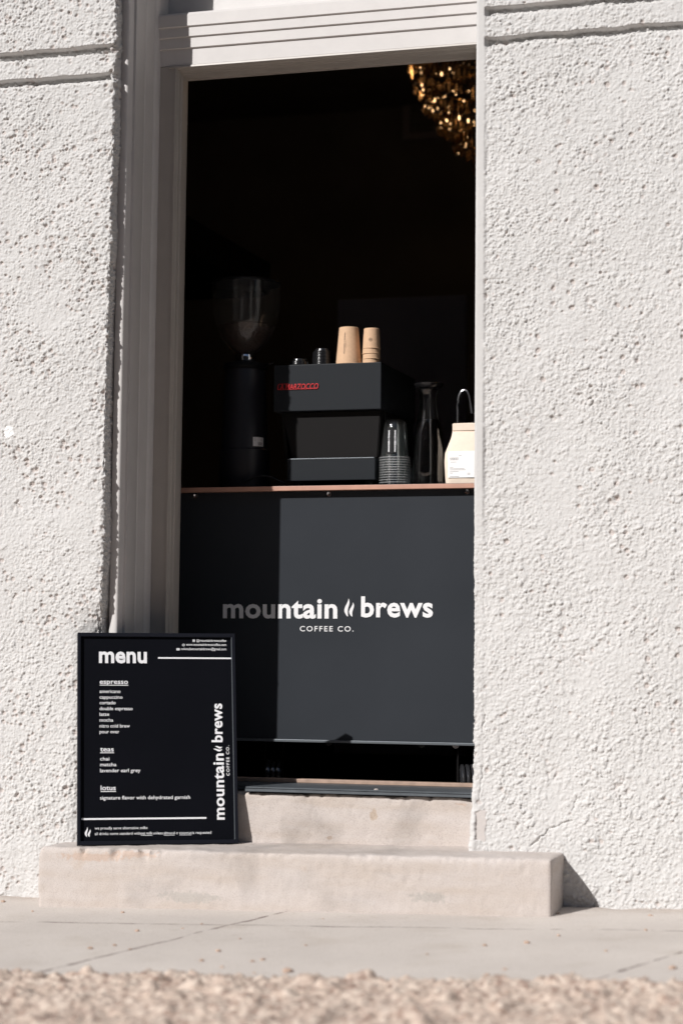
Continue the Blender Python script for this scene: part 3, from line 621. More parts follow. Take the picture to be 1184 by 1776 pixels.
xh = .73/.546
cp.text('mountain', gx(387), gx(585), pz(1071.5), cap*.98, bold=.027, spacing=1.05)
cp.text('brews', gx(626), gx(750.5), pz(1069.0), cap*.98, bold=.027, spacing=1.05)
cp.flame(gx(596.5), pz(1069), gx(616.5)-gx(596.5), pz(1037.5)-pz(1069))
cp.text('COFFEE CO.', gx(520, 1090), gx(613, 1090), pz(1095), pz(1085.5)-pz(1095), bold=.008, spacing=1.25)
cp.make('lettering', M['cartwhite'], lambda x, z: (x-CO[0], -.0012, z-CO[2]), cart)
def caster(px, Yw, rot):
    c = bpy.data.objects.new('caster', None); C.objects.link(c); c.parent = cart; c.location = (px-CO[0], Yw-CO[1], 0); c.rotation_euler = (0, 0, rot)
    bm = bmesh.new()
    for k in (-1, 0, 1): # ribbed tread
        lathe(bm, [(.045, -.008), (.054, -.005), (.055, 0), (.054, .005), (.045, .008)], 36, (0, 0, k*.017))
    lathe(bm, [(0, -.026), (.042, -.026), (.042, .026), (0, .026)], 36)
    for vv in bm.verts: vv.co = Vector((vv.co.z, vv.co.x, vv.co.y+.056))
    obj('wheel', bm, M['wheel'], c, smooth=True)
    bm = bmesh.new(); top = zbot-.009-CO[2]
    box(bm, -.040, .040, -.03, .03, top-.006, top); box(bm, -.032, -.029, -.014, .014, .05, top-.0061); box(bm, .029, .032, -.014, .014, .05, top-.0061)
    tube(bm, [(-.033, 0, .056), (.033, 0, .056)], .006)
    obj('fork', bm, M['steel'] if False else M['machdark'], c)
for (px, Yw, r_) in ((at(806, 1340, .655).x+.006, .655, .35), (.02+.14, .70, .2), (1.0, 1.18, .1), (-.2, 1.18, .3)): caster(px, Yw, r_)

# ------------------------------------------------------------------ menu board, leaning
BO = Vector((-.173, -.157, .1405)); PH, TA, BW, BH = .482, .197, .485, .647
bu = Vector((math.cos(PH), math.sin(PH), 0)); bn = Vector((-math.sin(PH), math.cos(PH), 0)); bup = bn*math.sin(TA)+Vector((0, 0, 1))*math.cos(TA)
bo = thing('menu_board', 'black framed menu board leaning against the left wall, lettered in white', 'menu board', BO)
bo.matrix_world = Matrix.Translation(BO) @ Matrix((bu, bu.cross(-bup)*-1 if False else bup.cross(bu), bup)).transposed().to_4x4()
bo_y = 1  # local y points away from the viewer
ft, fw = .024, .0095
bm = bmesh.new()
box(bm, 0, fw, 0, ft, 0, BH, .0012); box(bm, BW-fw, BW, 0, ft, 0, BH, .0012); box(bm, fw+.0002, BW-fw-.0002, 0.0003, ft-.0003, 0.0001, fw*1.25, .0012); box(bm, fw+.0002, BW-fw-.0002, .0003, ft-.0003, BH-fw*1.25, BH-.0001, .0012)
obj('frame', bm, M['boardframe'], bo)
obj('lit_edge_strip', B(BW-fw-.0022, BW-fw-.0002, -.0008, .0082, fw*1.25+.0003, BH-fw*1.25-.0003), M['rail'], bo)  # lighter grey strip stands for the sunlit inner edge of the frame
obj('panel', B(fw-.001, BW-fw+.001, .0085, .018, fw, BH-fw), M['board'], bo)
mp = Print()
bx = lambda u, v=1280: (u-135)/(278-5*(1467-v)/371)*BW
bz = lambda v, u=200: (1467-v)/(371-5*(u-135)/275)*BH
mp.text('menu', bx(172), bx(255.5), bz(1149.5), (bz(1126)-bz(1149.5)), bold=.030, spacing=1.03)
mp.v = [(x, bz(1149.5)+(z-bz(1149.5))*1.24) for x, z in mp.v]
mp.rect(bx(274, 1143), bx(403.5, 1143), bz(1144.6, 340), bz(1141.9, 340))
for t, u0, u1, v in (('espresso', 173, 222, 1187.5), ('teas', 174, 197.5, 1306), ('lotus', 175, 201, 1373)):
    mp.text(t, bx(u0, v), bx(u1, v), bz(v), bz(v-8.6)-bz(v), bold=.014); mp.rect(bx(u0, v), bx(u1+.5, v), bz(v+2.9), bz(v+1.7))
for t, u1, v in (('americano', 209, 1203.5), ('cappuccino', 212.5, 1213.7), ('cortado', 200.5, 1223.5), ('double espresso', 230, 1233.8), ('latte', 189.5, 1243.8), ('mocha', 196.5, 1254), ('nitro cold brew', 225, 1264.3), ('pour over', 207, 1274.4)):
    mp.text(t, bx(173, v), bx(u1, v), bz(v), bz(v-6.2)-bz(v), bold=.010)
for t, u1, v in (('chai', 190, 1321.6), ('matcha', 202, 1331.6), ('lavender earl grey', 243.5, 1342), ('signature flavor with dehydrated garnish', 329.5, 1389)):
    mp.text(t, bx(174, v), bx(u1, v), bz(v), bz(v-6.4)-bz(v), bold=.010)
for t, u0, u1, v in (('@mountainbrewscoffee', 341, 393.5, 1114.3), ('www.mountainbrewscoffee.com', 323, 393.5, 1121.6), ('coloradomountainbrews@gmail.com', 314, 393.5, 1129.4)):
    mp.text(t, bx(u0, v), bx(u1, v), bz(v, 370), bz(v-4.6, 370)-bz(v, 370), bold=.006)
# small icons: square camera, round globe, envelope
def ring(cx, cz, r, sq=False, rr=.62):
    n = 4 if sq else 16; o = math.pi/4 if sq else 0; k = 1.3 if sq else 1
    v = [(cx+r*k*math.cos(o+2*math.pi*i/n), cz+r*k*math.sin(o+2*math.pi*i/n)) for i in range(n)] + [(cx+r*k*rr*math.cos(o+2*math.pi*i/n), cz+r*k*rr*math.sin(o+2*math.pi*i/n)) for i in range(n)]
    mp.add(v, [(i, (i+1) % n, n+(i+1) % n, n+i) for i in range(n)])
ring(bx(336.5, 1112), bz(1112, 336), .0040, True); ring(bx(336.5, 1112), bz(1112, 336), .0018, rr=.3)
ring(bx(318.5, 1119.6), bz(1119.6, 318), .0040, rr=.7); mp.rect(bx(315.5, 1119), bx(321.5, 1119), bz(1119.9, 318), bz(1119.2, 318))
x_, z_ = bx(306, 1127), bz(1129, 306); mp.poly([(x_, z_), (x_+.0105, z_), (x_+.0105, z_+.0045), (x_+.00525, z_+.0022), (x_, z_+.0045)]); mp.poly([(x_, z_+.0055), (x_+.00525, z_+.0032), (x_+.0105, z_+.0055), (x_+.0105, z_+.0067), (x_, z_+.0067)])
mp.rect(bx(142.5, 1422), bx(357.5, 1422), bz(1423.8, 250), bz(1420.9, 250))
mp.text('we proudly serve alternative milks', bx(165, 1440), bx(255.5, 1440), bz(1440.2), bz(1435.4)-bz(1440.2), bold=.006)
for t, u0, u1, ul in (('all drinks come standard with', 165, 243.5, 0), ('oat milk', 244, 264, 1), ('unless', 265, 282, 0), ('almond', 283.5, 302.5, 1), ('or', 304.5, 309, 0), ('coconut', 310.5, 332, 1), ('is requested', 333, 366, 0)):
    mp.text(t, bx(u0, 1450), bx(u1, 1450), bz(1449.6, u0), bz(1444.8)-bz(1449.6), bold=.006)
    if ul: mp.rect(bx(u0, 1450), bx(u1, 1450), bz(1451.6, u0), bz(1450.9, u0))
mp.flame(bx(147.5, 1450), bz(1452.5), bx(159.8, 1450)-bx(147.5, 1450), bz(1436)-bz(1452.5))
obj_m = mp.make('menu_lettering', M['white'], lambda x, z: (x, .0078, z), bo)
lp = Print()
lp.text('mountain', bz(1426, 380), bz(1311.5, 380), bx(388.3, 1370), (bx(388)-bx(368.5))*1.0, bold=.026, rot=90, spacing=1.05)
lp.text('brews', bz(1292, 380), bz(1224, 380), bx(385.5, 1255), (bx(388)-bx(368.5))*1.0, bold=.026, rot=90, spacing=1.05)
lp.flame(bx(385.5, 1302), bz(1308.5, 380), bz(1297, 380)-bz(1308.5, 380), bx(385.5)-bx(369.5), rot=1)
lp.text('COFFEE CO.', bz(1350.5, 395), bz(1298, 395), bx(398, 1325), bx(397.5)-bx(392), bold=.015, spacing=1.25, rot=90)
lp.make('logo', M['white'], lambda x, z: (x, .0078, z), bo)

# ------------------------------------------------------------------ espresso machine (rear view)
YM = .625
x0, x1 = at(474.5, 675, YM).x, at(660.5, 668, YM).x; zt_ = at(600, 629.5, YM).z; zb_ = at(600, 710.8, YM).z; MO = ((x0+x1)/2, YM, CZ+.0012)
mach = thing('espresso_machine', 'boxy black espresso machine on the counter, its rear facing the street', 'espresso machine', MO)
def mbox(name, *a, m=M['mach'], bev=.002, par=mach): return obj(name, L3(*a[:6], MO, bev), m, par)
mbox('housing', x0, x1, YM, YM+.455, zb_, zt_, bev=.003)
zl = at(600, 794, YM+.01).z; zf_ = at(600, 832.5, YM+.01).z
bx0, bx1 = at(497.5, 812, YM+.012).x, at(650, 812, YM+.012).x
bm = bmesh.new(); L_ = lambda x, y, z: (x-MO[0], y-MO[1], z-MO[2])
ya, yb = YM+.026, YM+.034; xa0, xa1 = x0+.020, x1-.008
top = [(xa0, ya), (xa1, ya), (xa1, YM+.44), (xa0, YM+.44)]; bot = [(bx0+.012, yb), (bx1+.002, yb), (bx1+.002, YM+.44), (bx0+.012, YM+.44)]
vt = [bm.verts.new(L_(x, y, zb_-.0003)) for x, y in top]; vb = [bm.verts.new(L_(x, y, zl+.0003)) for x, y in bot]
bm.faces.new(vt); bm.faces.new(vb[::-1])
for i in range(4): bm.faces.new((vt[i], vb[i], vb[(i+1) % 4], vt[(i+1) % 4]))
bmesh.ops.bevel(bm, geom=list(bm.edges), offset=.003, segments=2, affect='EDGES')
obj('rear_panel', bm, M['machdark'], mach)
bm = bmesh.new(); prism(bm, [(YM+.06-MO[1], zb_-.0003-MO[2]), (YM+.30-MO[1], zb_-.0003-MO[2]), (YM+.30-MO[1], zl+.0003-MO[2]), (YM+.11-MO[1], zl+.0003-MO[2])], xa0-.012-MO[0], xa0-.002-MO[0], 'x')
obj('side_cheek', bm, M['machdark'], mach)
bm = bmesh.new(); prism(bm, [(YM+.06-MO[1], zb_-.0003-MO[2]), (YM+.44-MO[1], zb_-.0003-MO[2]), (YM+.44-MO[1], zl+.0003-MO[2]), (YM+.11-MO[1], zl+.0003-MO[2])], xa1+.001-MO[0], xa1+.006-MO[0], 'x')
obj('side_cheek', bm, M['machdark'], mach)
mbox('base', bx0, bx1, YM+.012, YM+.45, zf_, zl, bev=.0025)
for fx in (bx0+.03, bx1-.03):
    for fy in (YM+.05, YM+.40):
        obj('foot', lathe(bmesh.new(), [(0, 0), (.016, 0), (.018, .003), (.014, zf_-MO[2]-.0002), (0, zf_-MO[2]-.0002)], 20), M['rubber'], mach, (fx-MO[0], fy-MO[1], 0))
obj('highlight_strip', L3(bx0+.003, bx1-.003, YM+.0105, YM+.0135, zl-.0026, zl+.0006, MO, .0008), M['rail'], mach)  # pale strip put in as the highlight along the top of the base
rp = Print()
zB = at(520, 675.2, YM).z; hh = at(520, 665.2, YM).z-zB
rp.text('LA.MARZOCCO', at(481.5, 670, YM).x, at(552.5, 670, YM).x, zB, hh, bold=.006, shear=.2, spacing=1.0)
rp.rect(at(486, 670, YM).x, at(551, 670, YM).x, zB-.0004, zB+.0010)
rp.rect(at(484, 670, YM).x, at(500, 670, YM).x, zB+hh-.0011, zB+hh+.0003)
n_ = rp.make('badge', M['red'], lambda x, z: (x-MO[0], -.0022, z-MO[2]), mach)
sm = n_.modifiers.new('thick', 'SOLIDIFY'); sm.thickness = .001; sm.offset = 1
# lids and cups on the machine
LT = zt_
LIDP = [(0, .0125), (.0285, .0125), (.031, .0120), (.0320, .0105), (.0330, .0040), (.0385, .0032), (.0405, .0025), (.0412, .0010), (.0405, -.0022), (.0395, -.0025), (.0385, -.0012), (.0382, .0010), (.0315, .0020), (.0305, .0098), (.028, .0108), (0, .0108)]
def lid(x, y, z, label, group, tilt=0, flip=False, s=1.0):
    bm = lathe(bmesh.new(), [(r*s, h*(-1 if flip else 1)) for r, h in LIDP], 40)
    o = obj('cup_lid', bm, M['lid'], None, (x, y, z), True); o.rotation_euler = (tilt, tilt*.4, random.random()); tag(o, label, 'lid', group); return o
lp_ = at(519, 632, YM+.04); l2 = at(559.5, 631, YM+.085)
tall = None
for k in range(3): lid(lp_.x, YM+.040, LT+.0027+k*.0042, ('black cup lid on top of the low stack at the left' if k == 2 else 'black cup lid in the low stack at the left, under its top lid'), 'lids in the low stack', s=.78)
for k in range(10): lid(l2.x, YM+.085, LT+.0027+k*.0052, ('black cup lid topping the tall stack beside the large kraft cup' if k == 9 else 'black cup lid inside the tall stack beside the large kraft cup'), 'lids in the tall stack', tilt=random.uniform(-.02, .02), s=.86-.012*max(0, k-6))
# paper cups, upside down
def paper_cup(name, x, y, z, rr, rb, h, label, cat, group, m, th=.0006, rim=.0022):
    e = thing(name, label, cat, (x, y, z), group)
    obj('cup_wall', lathe(bmesh.new(), [(rr-th*2, 0.0012), (rr, .0012), (rb, h-.0015), (rb-.0015, h), (rb-.003, h-.001), (rb-.0035, h-.005), (0, h-.005), (0, h-.006), (rb-.004, h-.006), (rr-th*2, .0012)], 48), m, e, smooth=True)
    obj('rim', lathe(bmesh.new(), [(rr-.0005+rim*math.cos(t), rim*.8+rim*.8*math.sin(t)) for t in [2*math.pi*i/8 for i in range(9)]], 48), m, e, smooth=True)
    return e
def wrap_print(pr, name, m, par, rr, rb, h, a_mid, eps=.0004):
    """x runs around the cup (metres of arc), z up"""
    def mp_(x, z):
        r = rr+(rb-rr)*z/h+eps; a = a_mid+x/r; return (r*math.cos(a), r*math.sin(a), z)
    return pr.make(name, m, mp_, par)
big = at(605, 629, YM+.055); hb = at(605, 569, YM+.055).z-LT; rb1 = .0405; rb2 = .0355*.88
wr = (at(627.5, 628, YM+.05).x-at(582.5, 628, YM+.05).x)/2; wt = (at(621, 571, YM+.05).x-at(588.5, 571, YM+.05).x)/2
c1 = paper_cup('paper_cup', big.x, YM+.052, LT+.0002, wr-.002, wt, hb, 'large kraft paper cup upside down on the machine, printed down its side', 'cup', None, M['kraft'])
A0 = math.atan2(CAM.y-YM, CAM.x-big.x)
p_ = Print(); p_.text('mountain', .0, .0, 0, 0) if False else None
p_.text('mountain', hb*.26, hb*.55, .0, .0052, bold=.02, rot=90); p_.flame(0, hb*.57, hb*.045, .0052, rot=1); p_.text('brews', hb*.635, hb*.83, .0, .0052, bold=.02, rot=90); p_.text('COFFEE CO.', hb*.42, hb*.62, .0042, .0018, rot=90)
wrap_print(p_, 'print', M['brownink'], c1, wr-.002, wt, hb, A0-.35)
sm_ = at(643.5, 628, YM+.05); ws = (at(660, 620, YM+.05).x-at(627.5, 620, YM+.05).x)/2; wst = (at(657, 571, YM+.05).x-at(631, 571, YM+.05).x)/2
zk = [LT+.0002+(at(643, 628, YM+.05).z*-1+at(643, v, YM+.05).z) for v in (628, 620.5, 611.5, 602.5)]
for k in range(4):
    tt = k == 3
    hsm = at(643, 570.5, YM+.05).z-zk[3]
    e = paper_cup('paper_cup', sm_.x+.0015*(k % 2), YM+.048, zk[k], ws-.0035, wst, hsm, 'small kraft cup with a round emblem, top of the nested stack' if tt else 'small kraft cup nested lower in the stack of four', 'cup', 'small nested kraft cups', M['kraft'])
    if tt:
        p_ = Print(); n = 24; r1, r2 = .0058, .0046
        v = [(r1*math.cos(2*math.pi*i/n), hsm*.42+r1*math.sin(2*math.pi*i/n)) for i in range(n)]+[(r2*math.cos(2*math.pi*i/n), hsm*.42+r2*math.sin(2*math.pi*i/n)) for i in range(n)]
        p_.add(v, [(i, (i+1) % n, n+(i+1) % n, n+i) for i in range(n)]); p_.rect(-.0035, .0035, hsm*.42-.0006, hsm*.42+.0006); p_.rect(-.0025, .0025, hsm*.42+.0014, hsm*.42+.0022); p_.rect(-.0025, .0025, hsm*.42-.0022, hsm*.42-.0014)
        wrap_print(p_, 'emblem', M['brownink'], e, ws-.0035, wst, hsm, A0-.15)

# ------------------------------------------------------------------ clear cups, carafe, bag, tap
YK = .645
cc = at(682.5, 838, YK); rimr = (at(710.5, 820, YK).x-at(655.5, 820, YK).x)/2-.001; ht = at(682, 727, YK).z-CZ; nst = 12; dz = (at(682, 787, YK).z-at(682, 837, YK).z)/11.5; hc = ht-dz*(nst-1)-.002; rt = rimr*.66
for k in range(nst):
    z0 = CZ+.0016+k*dz; topc = k == nst-1
    e = thing('clear_cup', 'clear plastic cup with a black printed label, top of the upturned stack' if topc else 'clear plastic cup nested in the upturned stack, only its rim showing', 'cup', (cc.x+random.uniform(-.0006, .0006), YK+rimr*.3, z0), 'clear plastic cups stacked on the counter')
    prof = [(rimr-.002, .003), (rimr*.93, .010), (rimr*.90, .018), (rt*1.10, hc-.020), (rt*1.02, hc-.010), (rt*.86, hc-.003), (rt*.62, hc), (0, hc)]
    if topc: prof = [(rimr-.002, .003), (rimr*.93, .010), (rimr*.90, .018), (rt*1.10, hc-.024), (rt*1.0, hc-.010), (rt*.80, hc-.0025), (rt*.5, hc), (0, hc)]
    obj('cup_wall', lathe(bmesh.new(), prof, 40), M['clear'], e, smooth=True)
    obj('rim', lathe(bmesh.new(), [(rimr-.0018+.0018*math.cos(t), .0016+.0014*math.sin(t)) for t in [2*math.pi*i/8 for i in range(9)]], 48), M['rim'], e, smooth=True)
    if topc:
        AK = math.atan2(CAM.y-YK, CAM.x-cc.x)
        lab = Print()
        for i in range(10):
            xa = -.026+i*.0034; lab.rect(xa, xa+.0034, hc*.10, hc*.76)
        wrap_print(lab, 'printed_label', M['black'], e, rimr*.93, rt*1.08, hc, AK-.10, .0006)
        tx = Print()
        for xo in (-.020, .001):
            tx.text('mountain', hc*.14, hc*.44, xo+.0055, .0062, bold=.04, rot=90); tx.flame(xo+.0055, hc*.455, hc*.04, .0062, rot=1); tx.text('brews', hc*.51, hc*.70, xo+.0055, .0062, bold=.04, rot=90)
        tx.text('COFFEE CO.', hc*.32, hc*.52, .0098, .0018, rot=90)
        wrap_print(tx, 'lettering', M['white'], e, rimr*.93, rt*1.08, hc, AK-.10, .0011)
YV = .69
cv = at(741, 836, YV); rv = (at(769.5, 810, YV).x-at(713.5, 810, YV).x)/2; Hh = at(741, 666, YV).z-CZ
e = thing('glass_carafe', 'glass carafe of black coffee with a black lid, between the cups and the bag', 'carafe', (cv.x, YV+.01, CZ+.0013))
zz = lambda v: at(741, v, YV).z-CZ
outer = [(0, 0), (rv*.9, 0), (rv*.99, .004), (rv, .012), (rv*.98, zz(800)), (rv*.90, zz(765)), (rv*.74, zz(735)), (rv*.60, zz(717)), (rv*.53, zz(704)), (rv*.52, zz(694)), (rv*.58, zz(684)), (rv*.68, zz(677))]
gl = mat('clear_glass', (.97, .98, .98), .045); gb = gl.node_tree.nodes['Principled BSDF']; gb.inputs['Transmission Weight'].default_value = 1; gb.inputs['IOR'].default_value = 1.47
shell = outer + [(q*rv-.0028, h_) for q, h_ in ((.68, zz(677)), (.58, zz(684)), (.52, zz(694)), (.53, zz(704)), (.60, zz(717)), (.74, zz(735)), (.90, zz(765)), (.98, zz(800)), (1.0, .016))] + [(rv*.85, .006), (0, .006)]
obj('glass_body', lathe(bmesh.new(), shell, 56), gl, e, smooth=True)
inn = [(0, .0065), (rv*.84, .0065), (rv-.0035, .017), (rv*.98-.0034, zz(800)), (rv*.90-.0034, zz(765)), (rv*.74-.0034, zz(735)), (rv*.69-.0034, zz(729)), (0, zz(729))]
obj('coffee', lathe(bmesh.new(), inn, 56), M['coffee'], e, smooth=True)
obj('lid', lathe(bmesh.new(), [(0, Hh-.016), (rv*.66, Hh-.016), (rv*.74, Hh-.013), (rv*.88, Hh-.003), (rv*.90, Hh), (rv*.86, Hh+.001), (0, Hh+.001)], 40), M['lid'], e, smooth=True)
# coffee bag
YG = .66
g0, g1, g2 = at(768, 790, YG).x, at(781, 733, YG).x, at(772, 836, YG).x
bagw = .135; bx_ = g0+bagw/2; zb = lambda v: at(795, v, YG).z-CZ
sec = [(0.0, bagw*.5-.004, .036), (zb(828), bagw*.5-.003, .038), (zb(800), bagw*.5, .036), (zb(785), bagw*.5, .032), (zb(772), bagw*.5-.010, .026), (zb(758), bagw*.5-.020, .018), (zb(748), bagw*.5-.023, .010), (zb(744), bagw*.5-.0235, .006), (zb(735), bagw*.5-.0235, .0055), (zb(732.5), bagw*.5-.026, .0035)]
e = thing('coffee_bag', 'upright kraft coffee bag with a white paper label, at the right wall edge', 'bag', (bx_, YG+.04, CZ+.0013))
bm = bmesh.new(); rows = []
for (z, hw, hd_) in sec:
    row = []
    for i in range(40):
        a = 2*math.pi*i/40; c, s = math.cos(a), math.sin(a)
        x = hw*math.copysign(abs(c)**.28, c); y = hd_*math.copysign(abs(s)**.45, s)
        row.append(bm.verts.new((x + .0012*math.sin(z*90+i), y+.0015*math.sin(z*130+i*.9), z)))
    rows.append(row)
for A_, B_ in zip(rows, rows[1:]):
    for i in range(40): bm.faces.new((A_[i], A_[(i+1) % 40], B_[(i+1) % 40], B_[i]))
bm.faces.new(rows[0][::-1]); bm.faces.new(rows[-1])
bagb = obj('bag_body', bm, M['bag'], e, smooth=True)
obj('top_fold', B(-bagw*.5+.024, bagw*.5-.024, -.012, -.0055, zb(746), zb(733.5), bev=.002), M['bag'], e)
lx0 = g0+.0165-bx_
lab = B(lx0, lx0+.098, -.0412, -.0404, zb(829), zb(783)); obj('paper_label', lab, M['label'], e)
tx = Print(); hx = lambda u: at(u, 800, YG).x-bx_
tx.text('SISKEI', hx(780), hx(794), zb(798.6), zb(794)-zb(798.6), bold=.01)
for u0, u1, v in ((781, 791, 802), (795, 800, 791), (780, 786, 811), (780, 805, 813.5), (780, 807, 815.5), (780, 795, 818.5), (780, 785, 821), (780, 796, 827), (810, 815, 821.5), (810, 815, 823.5)):
    tx.rect(hx(u0), hx(u1), zb(v+.35), zb(v-.25))
tx.make('label_print', M['ink'], lambda x, z: (x, -.0416, z), e)
# gooseneck tap on the counter behind the bag
YT = 1.18
t0 = at(793.5, 725, YT); tp = [(t0.x, YT, CZ+.0012), (t0.x, YT, at(793.5, 705, YT).z)]
ctr = [(793.5, 705), (794, 695), (796.5, 685), (800.5, 678.5), (805.5, 676.5), (810, 679), (813.5, 687), (815.5, 698), (816.5, 703)]
pts = [(t0.x, YT, CZ+.03), (t0.x, YT, at(793.5, 730, YT).z)] + [tuple(at(u, v, YT)) for u, v in ctr]
e = thing('gooseneck_tap', 'curved steel gooseneck tap rising behind the coffee bag', 'tap', (t0.x, YT, CZ+.0013))
loc = lambda p: (p[0]-t0.x, p[1]-YT, p[2]-CZ-.0013)
obj('spout', tube(bmesh.new(), [loc(p) for p in pts], .0056, 14), M['steel'], e, smooth=True)
a, b = at(816, 700, YT), at(818.5, 717, YT); obj('nozzle', tube(bmesh.new(), [loc(a), loc(b)], .0075, 16), M['steel'], e, smooth=True)
obj('base', lathe(bmesh.new(), [(0, 0), (.024, 0), (.024, .006), (.013, .010), (.012, .045), (0, .045)], 28), M['steel'], e, smooth=True)
obj('lever', tube(bmesh.new(), [(.012, 0, .03), (.05, 0, .045)], .004), M['steel'], e, smooth=True)

# ------------------------------------------------------------------ grinder
YR = .78
gc = at(424, 836, YR); zg = lambda v: at(424, v, YR).z-CZ-.0012; wg = lambda u0, u1, v=700: (at(u1, v, YR).x-at(u0, v, YR).x)/2
e = thing('coffee_grinder', 'tall black coffee grinder with a clear bean hopper, left of the espresso machine', 'grinder', (gc.x, YR, CZ+.0012))
rB = wg(384, 462)
obj('body', lathe(bmesh.new(), [(0, 0), (rB*1.05, 0), (rB*1.08, .006), (rB*1.05, zg(782)), (rB*.99, zg(780)), (rB*.98, zg(775)), (rB*.90, zg(690)), (rB*.86, zg(650)), (rB*.80, zg(641)), (0, zg(641))], 48), M['grinder'], e, smooth=True)
obj('collar', lathe(bmesh.new(), [(0, zg(640.8)), (rB*.92, zg(640.8)), (rB*.95, zg(638)), (rB*.9, zg(632)), (rB*.62, zg(630)), (rB*.58, zg(629)), (0, zg(629))], 40), M['black'], e, smooth=True)
obj('chrome_ring', lathe(bmesh.new(), [(0, zg(628.8)), (rB*.44, zg(628.8)), (rB*.46, zg(627)), (rB*.46, zg(618)), (rB*.44, zg(616.5)), (0, zg(616.5))], 40), M['chrome'], e, smooth=True)
rH = wg(363, 475, 540)
obj('hopper', lathe(bmesh.new(), [(rH*.24, zg(617)), (rH*.40, zg(609)), (rH*.56, zg(600)), (rH*.72, zg(588)), (rH*.84, zg(573)), (rH*.92, zg(556)), (rH*.975, zg(535)), (rH, zg(512)), (rH*.995, zg(492))], 56), M['glass'], e, smooth=True)
hl = obj('hopper_lid', lathe(bmesh.new(), [(0, zg(488)), (rH*.9, zg(488)), (rH*1.0, zg(490)), (rH*1.02, zg(492.5)), (rH*.99, zg(494.5)), (0, zg(494))], 56), M['lid'], e, smooth=True)
obj('inner_chute', lathe(bmesh.new(), [(rH*.30, zg(612)), (rH*.40, zg(570)), (rH*.43, zg(496))], 40), M['glass'], e, smooth=True)
bm = lathe(bmesh.new(), [(0, zg(615)), (rH*.22, zg(615)), (rH*.37, zg(608)), (rH*.53, zg(599)), (rH*.69, zg(587)), (rH*.80, zg(573)), (rH*.83, zg(567)), (rH*.6, zg(562)), (0, zg(556))], 40)
obj('beans', bm, M['beans'], e, smooth=True)
bm = bmesh.new(); tube(bm, [(rB*.5, -.0, zg(636)), (rB*1.15, -.02, zg(634)), (rB*1.3, -.02, zg(633))], .004); obj('adjuster', bm, M['lid'], e)
st_ = Print(); None; AG = math.atan2(CAM.y-YR, CAM.x-gc.x); rs_ = rB*.985
def gmap(eps): return lambda x, z: ((rs_+eps)*math.cos(AG+.60+x*2/rs_), (rs_+eps)*math.sin(AG+.60+x*2/rs_), z)
pr = Print()
for i in range(6): pr.rect(-.0105+i*.0035, -.007+i*.0035, zg(777), zg(761.5))
pr.make('sticker', M['label'], gmap(.002), e)
pr = Print()
for i in range(7): pr.rect(-.001+i*.0013, -.0003+i*.0013, zg(775.5), zg(770))
for v in (763.5, 765.5, 767.5): pr.rect(-.008, .007, zg(v+.4), zg(v-.3))
pr.make('barcode', M['ink'], gmap(.0026), e)
# power cable looping on the counter
ca = [at(u, v, .66) for u, v in ((424, 837), (432, 833), (440, 829), (450, 826), (460, 825), (472, 828), (484, 834), (494, 838))]
cb = obj('power_cable', tube(bmesh.new(), [(p.x, p.y+.0, max(p.z, CZ+.005)) for p in ca], .0035, 10), M['rubber'], None, smooth=True); tag(cb, 'black power cable arching over the counter beside the grinder foot', 'cable')

# ------------------------------------------------------------------ chandelier
YH = 2.5; ch = at(893, 120, YH); ZT = at(760, 78, YH).z
e = thing('crystal_chandelier', 'large lit crystal chandelier glowing amber at the top right of the doorway', 'chandelier', (ch.x, YH, ZT))
obj('stem', tube(bmesh.new(), [(0, 0, 3.62-ZT), (0, 0, -.30)], .012), M['gold'], e)
fr = bmesh.new(); tiers = []
for i in range(9):
    z = .06-.086*i; r = [.50, .50, .455, .43, .39, .33, .26, .18, .10][i]; tiers.append((r, z))
    tube(fr, [(r*.97*math.cos(t), r*.97*math.sin(t), z+.035) for t in [2*math.pi*k/40 for k in range(41)]], .0035, 6)
obj('ring_frame', fr, M['gold'], e)
cands = []
def crystal_bm(bm, c, w, l, a):
    # faceted drop: hexagonal prism with pointed ends
    n = 6; tl = Matrix.Rotation(random.uniform(-.12, .12), 3, 'X') @ Matrix.Rotation(random.uniform(-.12, .12), 3, 'Y')
    f = lambda r, z: [bm.verts.new(Vector(c)+tl@Vector((r*math.cos(a+2*math.pi*i/n), r*.55*math.sin(a+2*math.pi*i/n), z))) for i in range(n)]
    A_, B_ = f(w, l*.5), f(w, -l*.35); t_ = bm.verts.new(Vector(c)+Vector((0, 0, l*.62))); b_ = bm.verts.new(Vector(c)+Vector((0, 0, -l*.55)))
    for i in range(n):
        j = (i+1) % n; bm.faces.new((A_[i], B_[i], B_[j], A_[j])); bm.faces.new((t_, A_[i], A_[j])); bm.faces.new((b_, B_[j], B_[i]))
for (r, z) in tiers:
    n = int(r*2*math.pi/.021)
    for k in range(n):
        a = 2*math.pi*k/n+random.uniform(-.02, .02); c = (r*math.cos(a), r*math.sin(a), z+random.uniform(-.008, .008)); cands.append((c, a))
def score(c):
    d = Vector(c[0])+Vector((ch.x, YH, ZT))-CAM; return (0 if d.dot(_r)/d.dot(_f)*F_PX+592 < 826 and c[0][1] < .25 else 1, c[0][0])
cands.sort(key=score); stuffb = bmesh.new()
for i, (c, a) in enumerate(cands):
    w_, l_ = random.uniform(.004, .0065), random.uniform(.030, .052)
    if i < 98: bm = bmesh.new(); crystal_bm(bm, (0, 0, 0), w_, l_, a); obj('crystal', bm, M['crystal'], e, c)
    else: crystal_bm(stuffb, c, w_, l_, a)
so_ = obj('crystals', stuffb, M['crystal'], e); so_['kind'] = 'stuff'
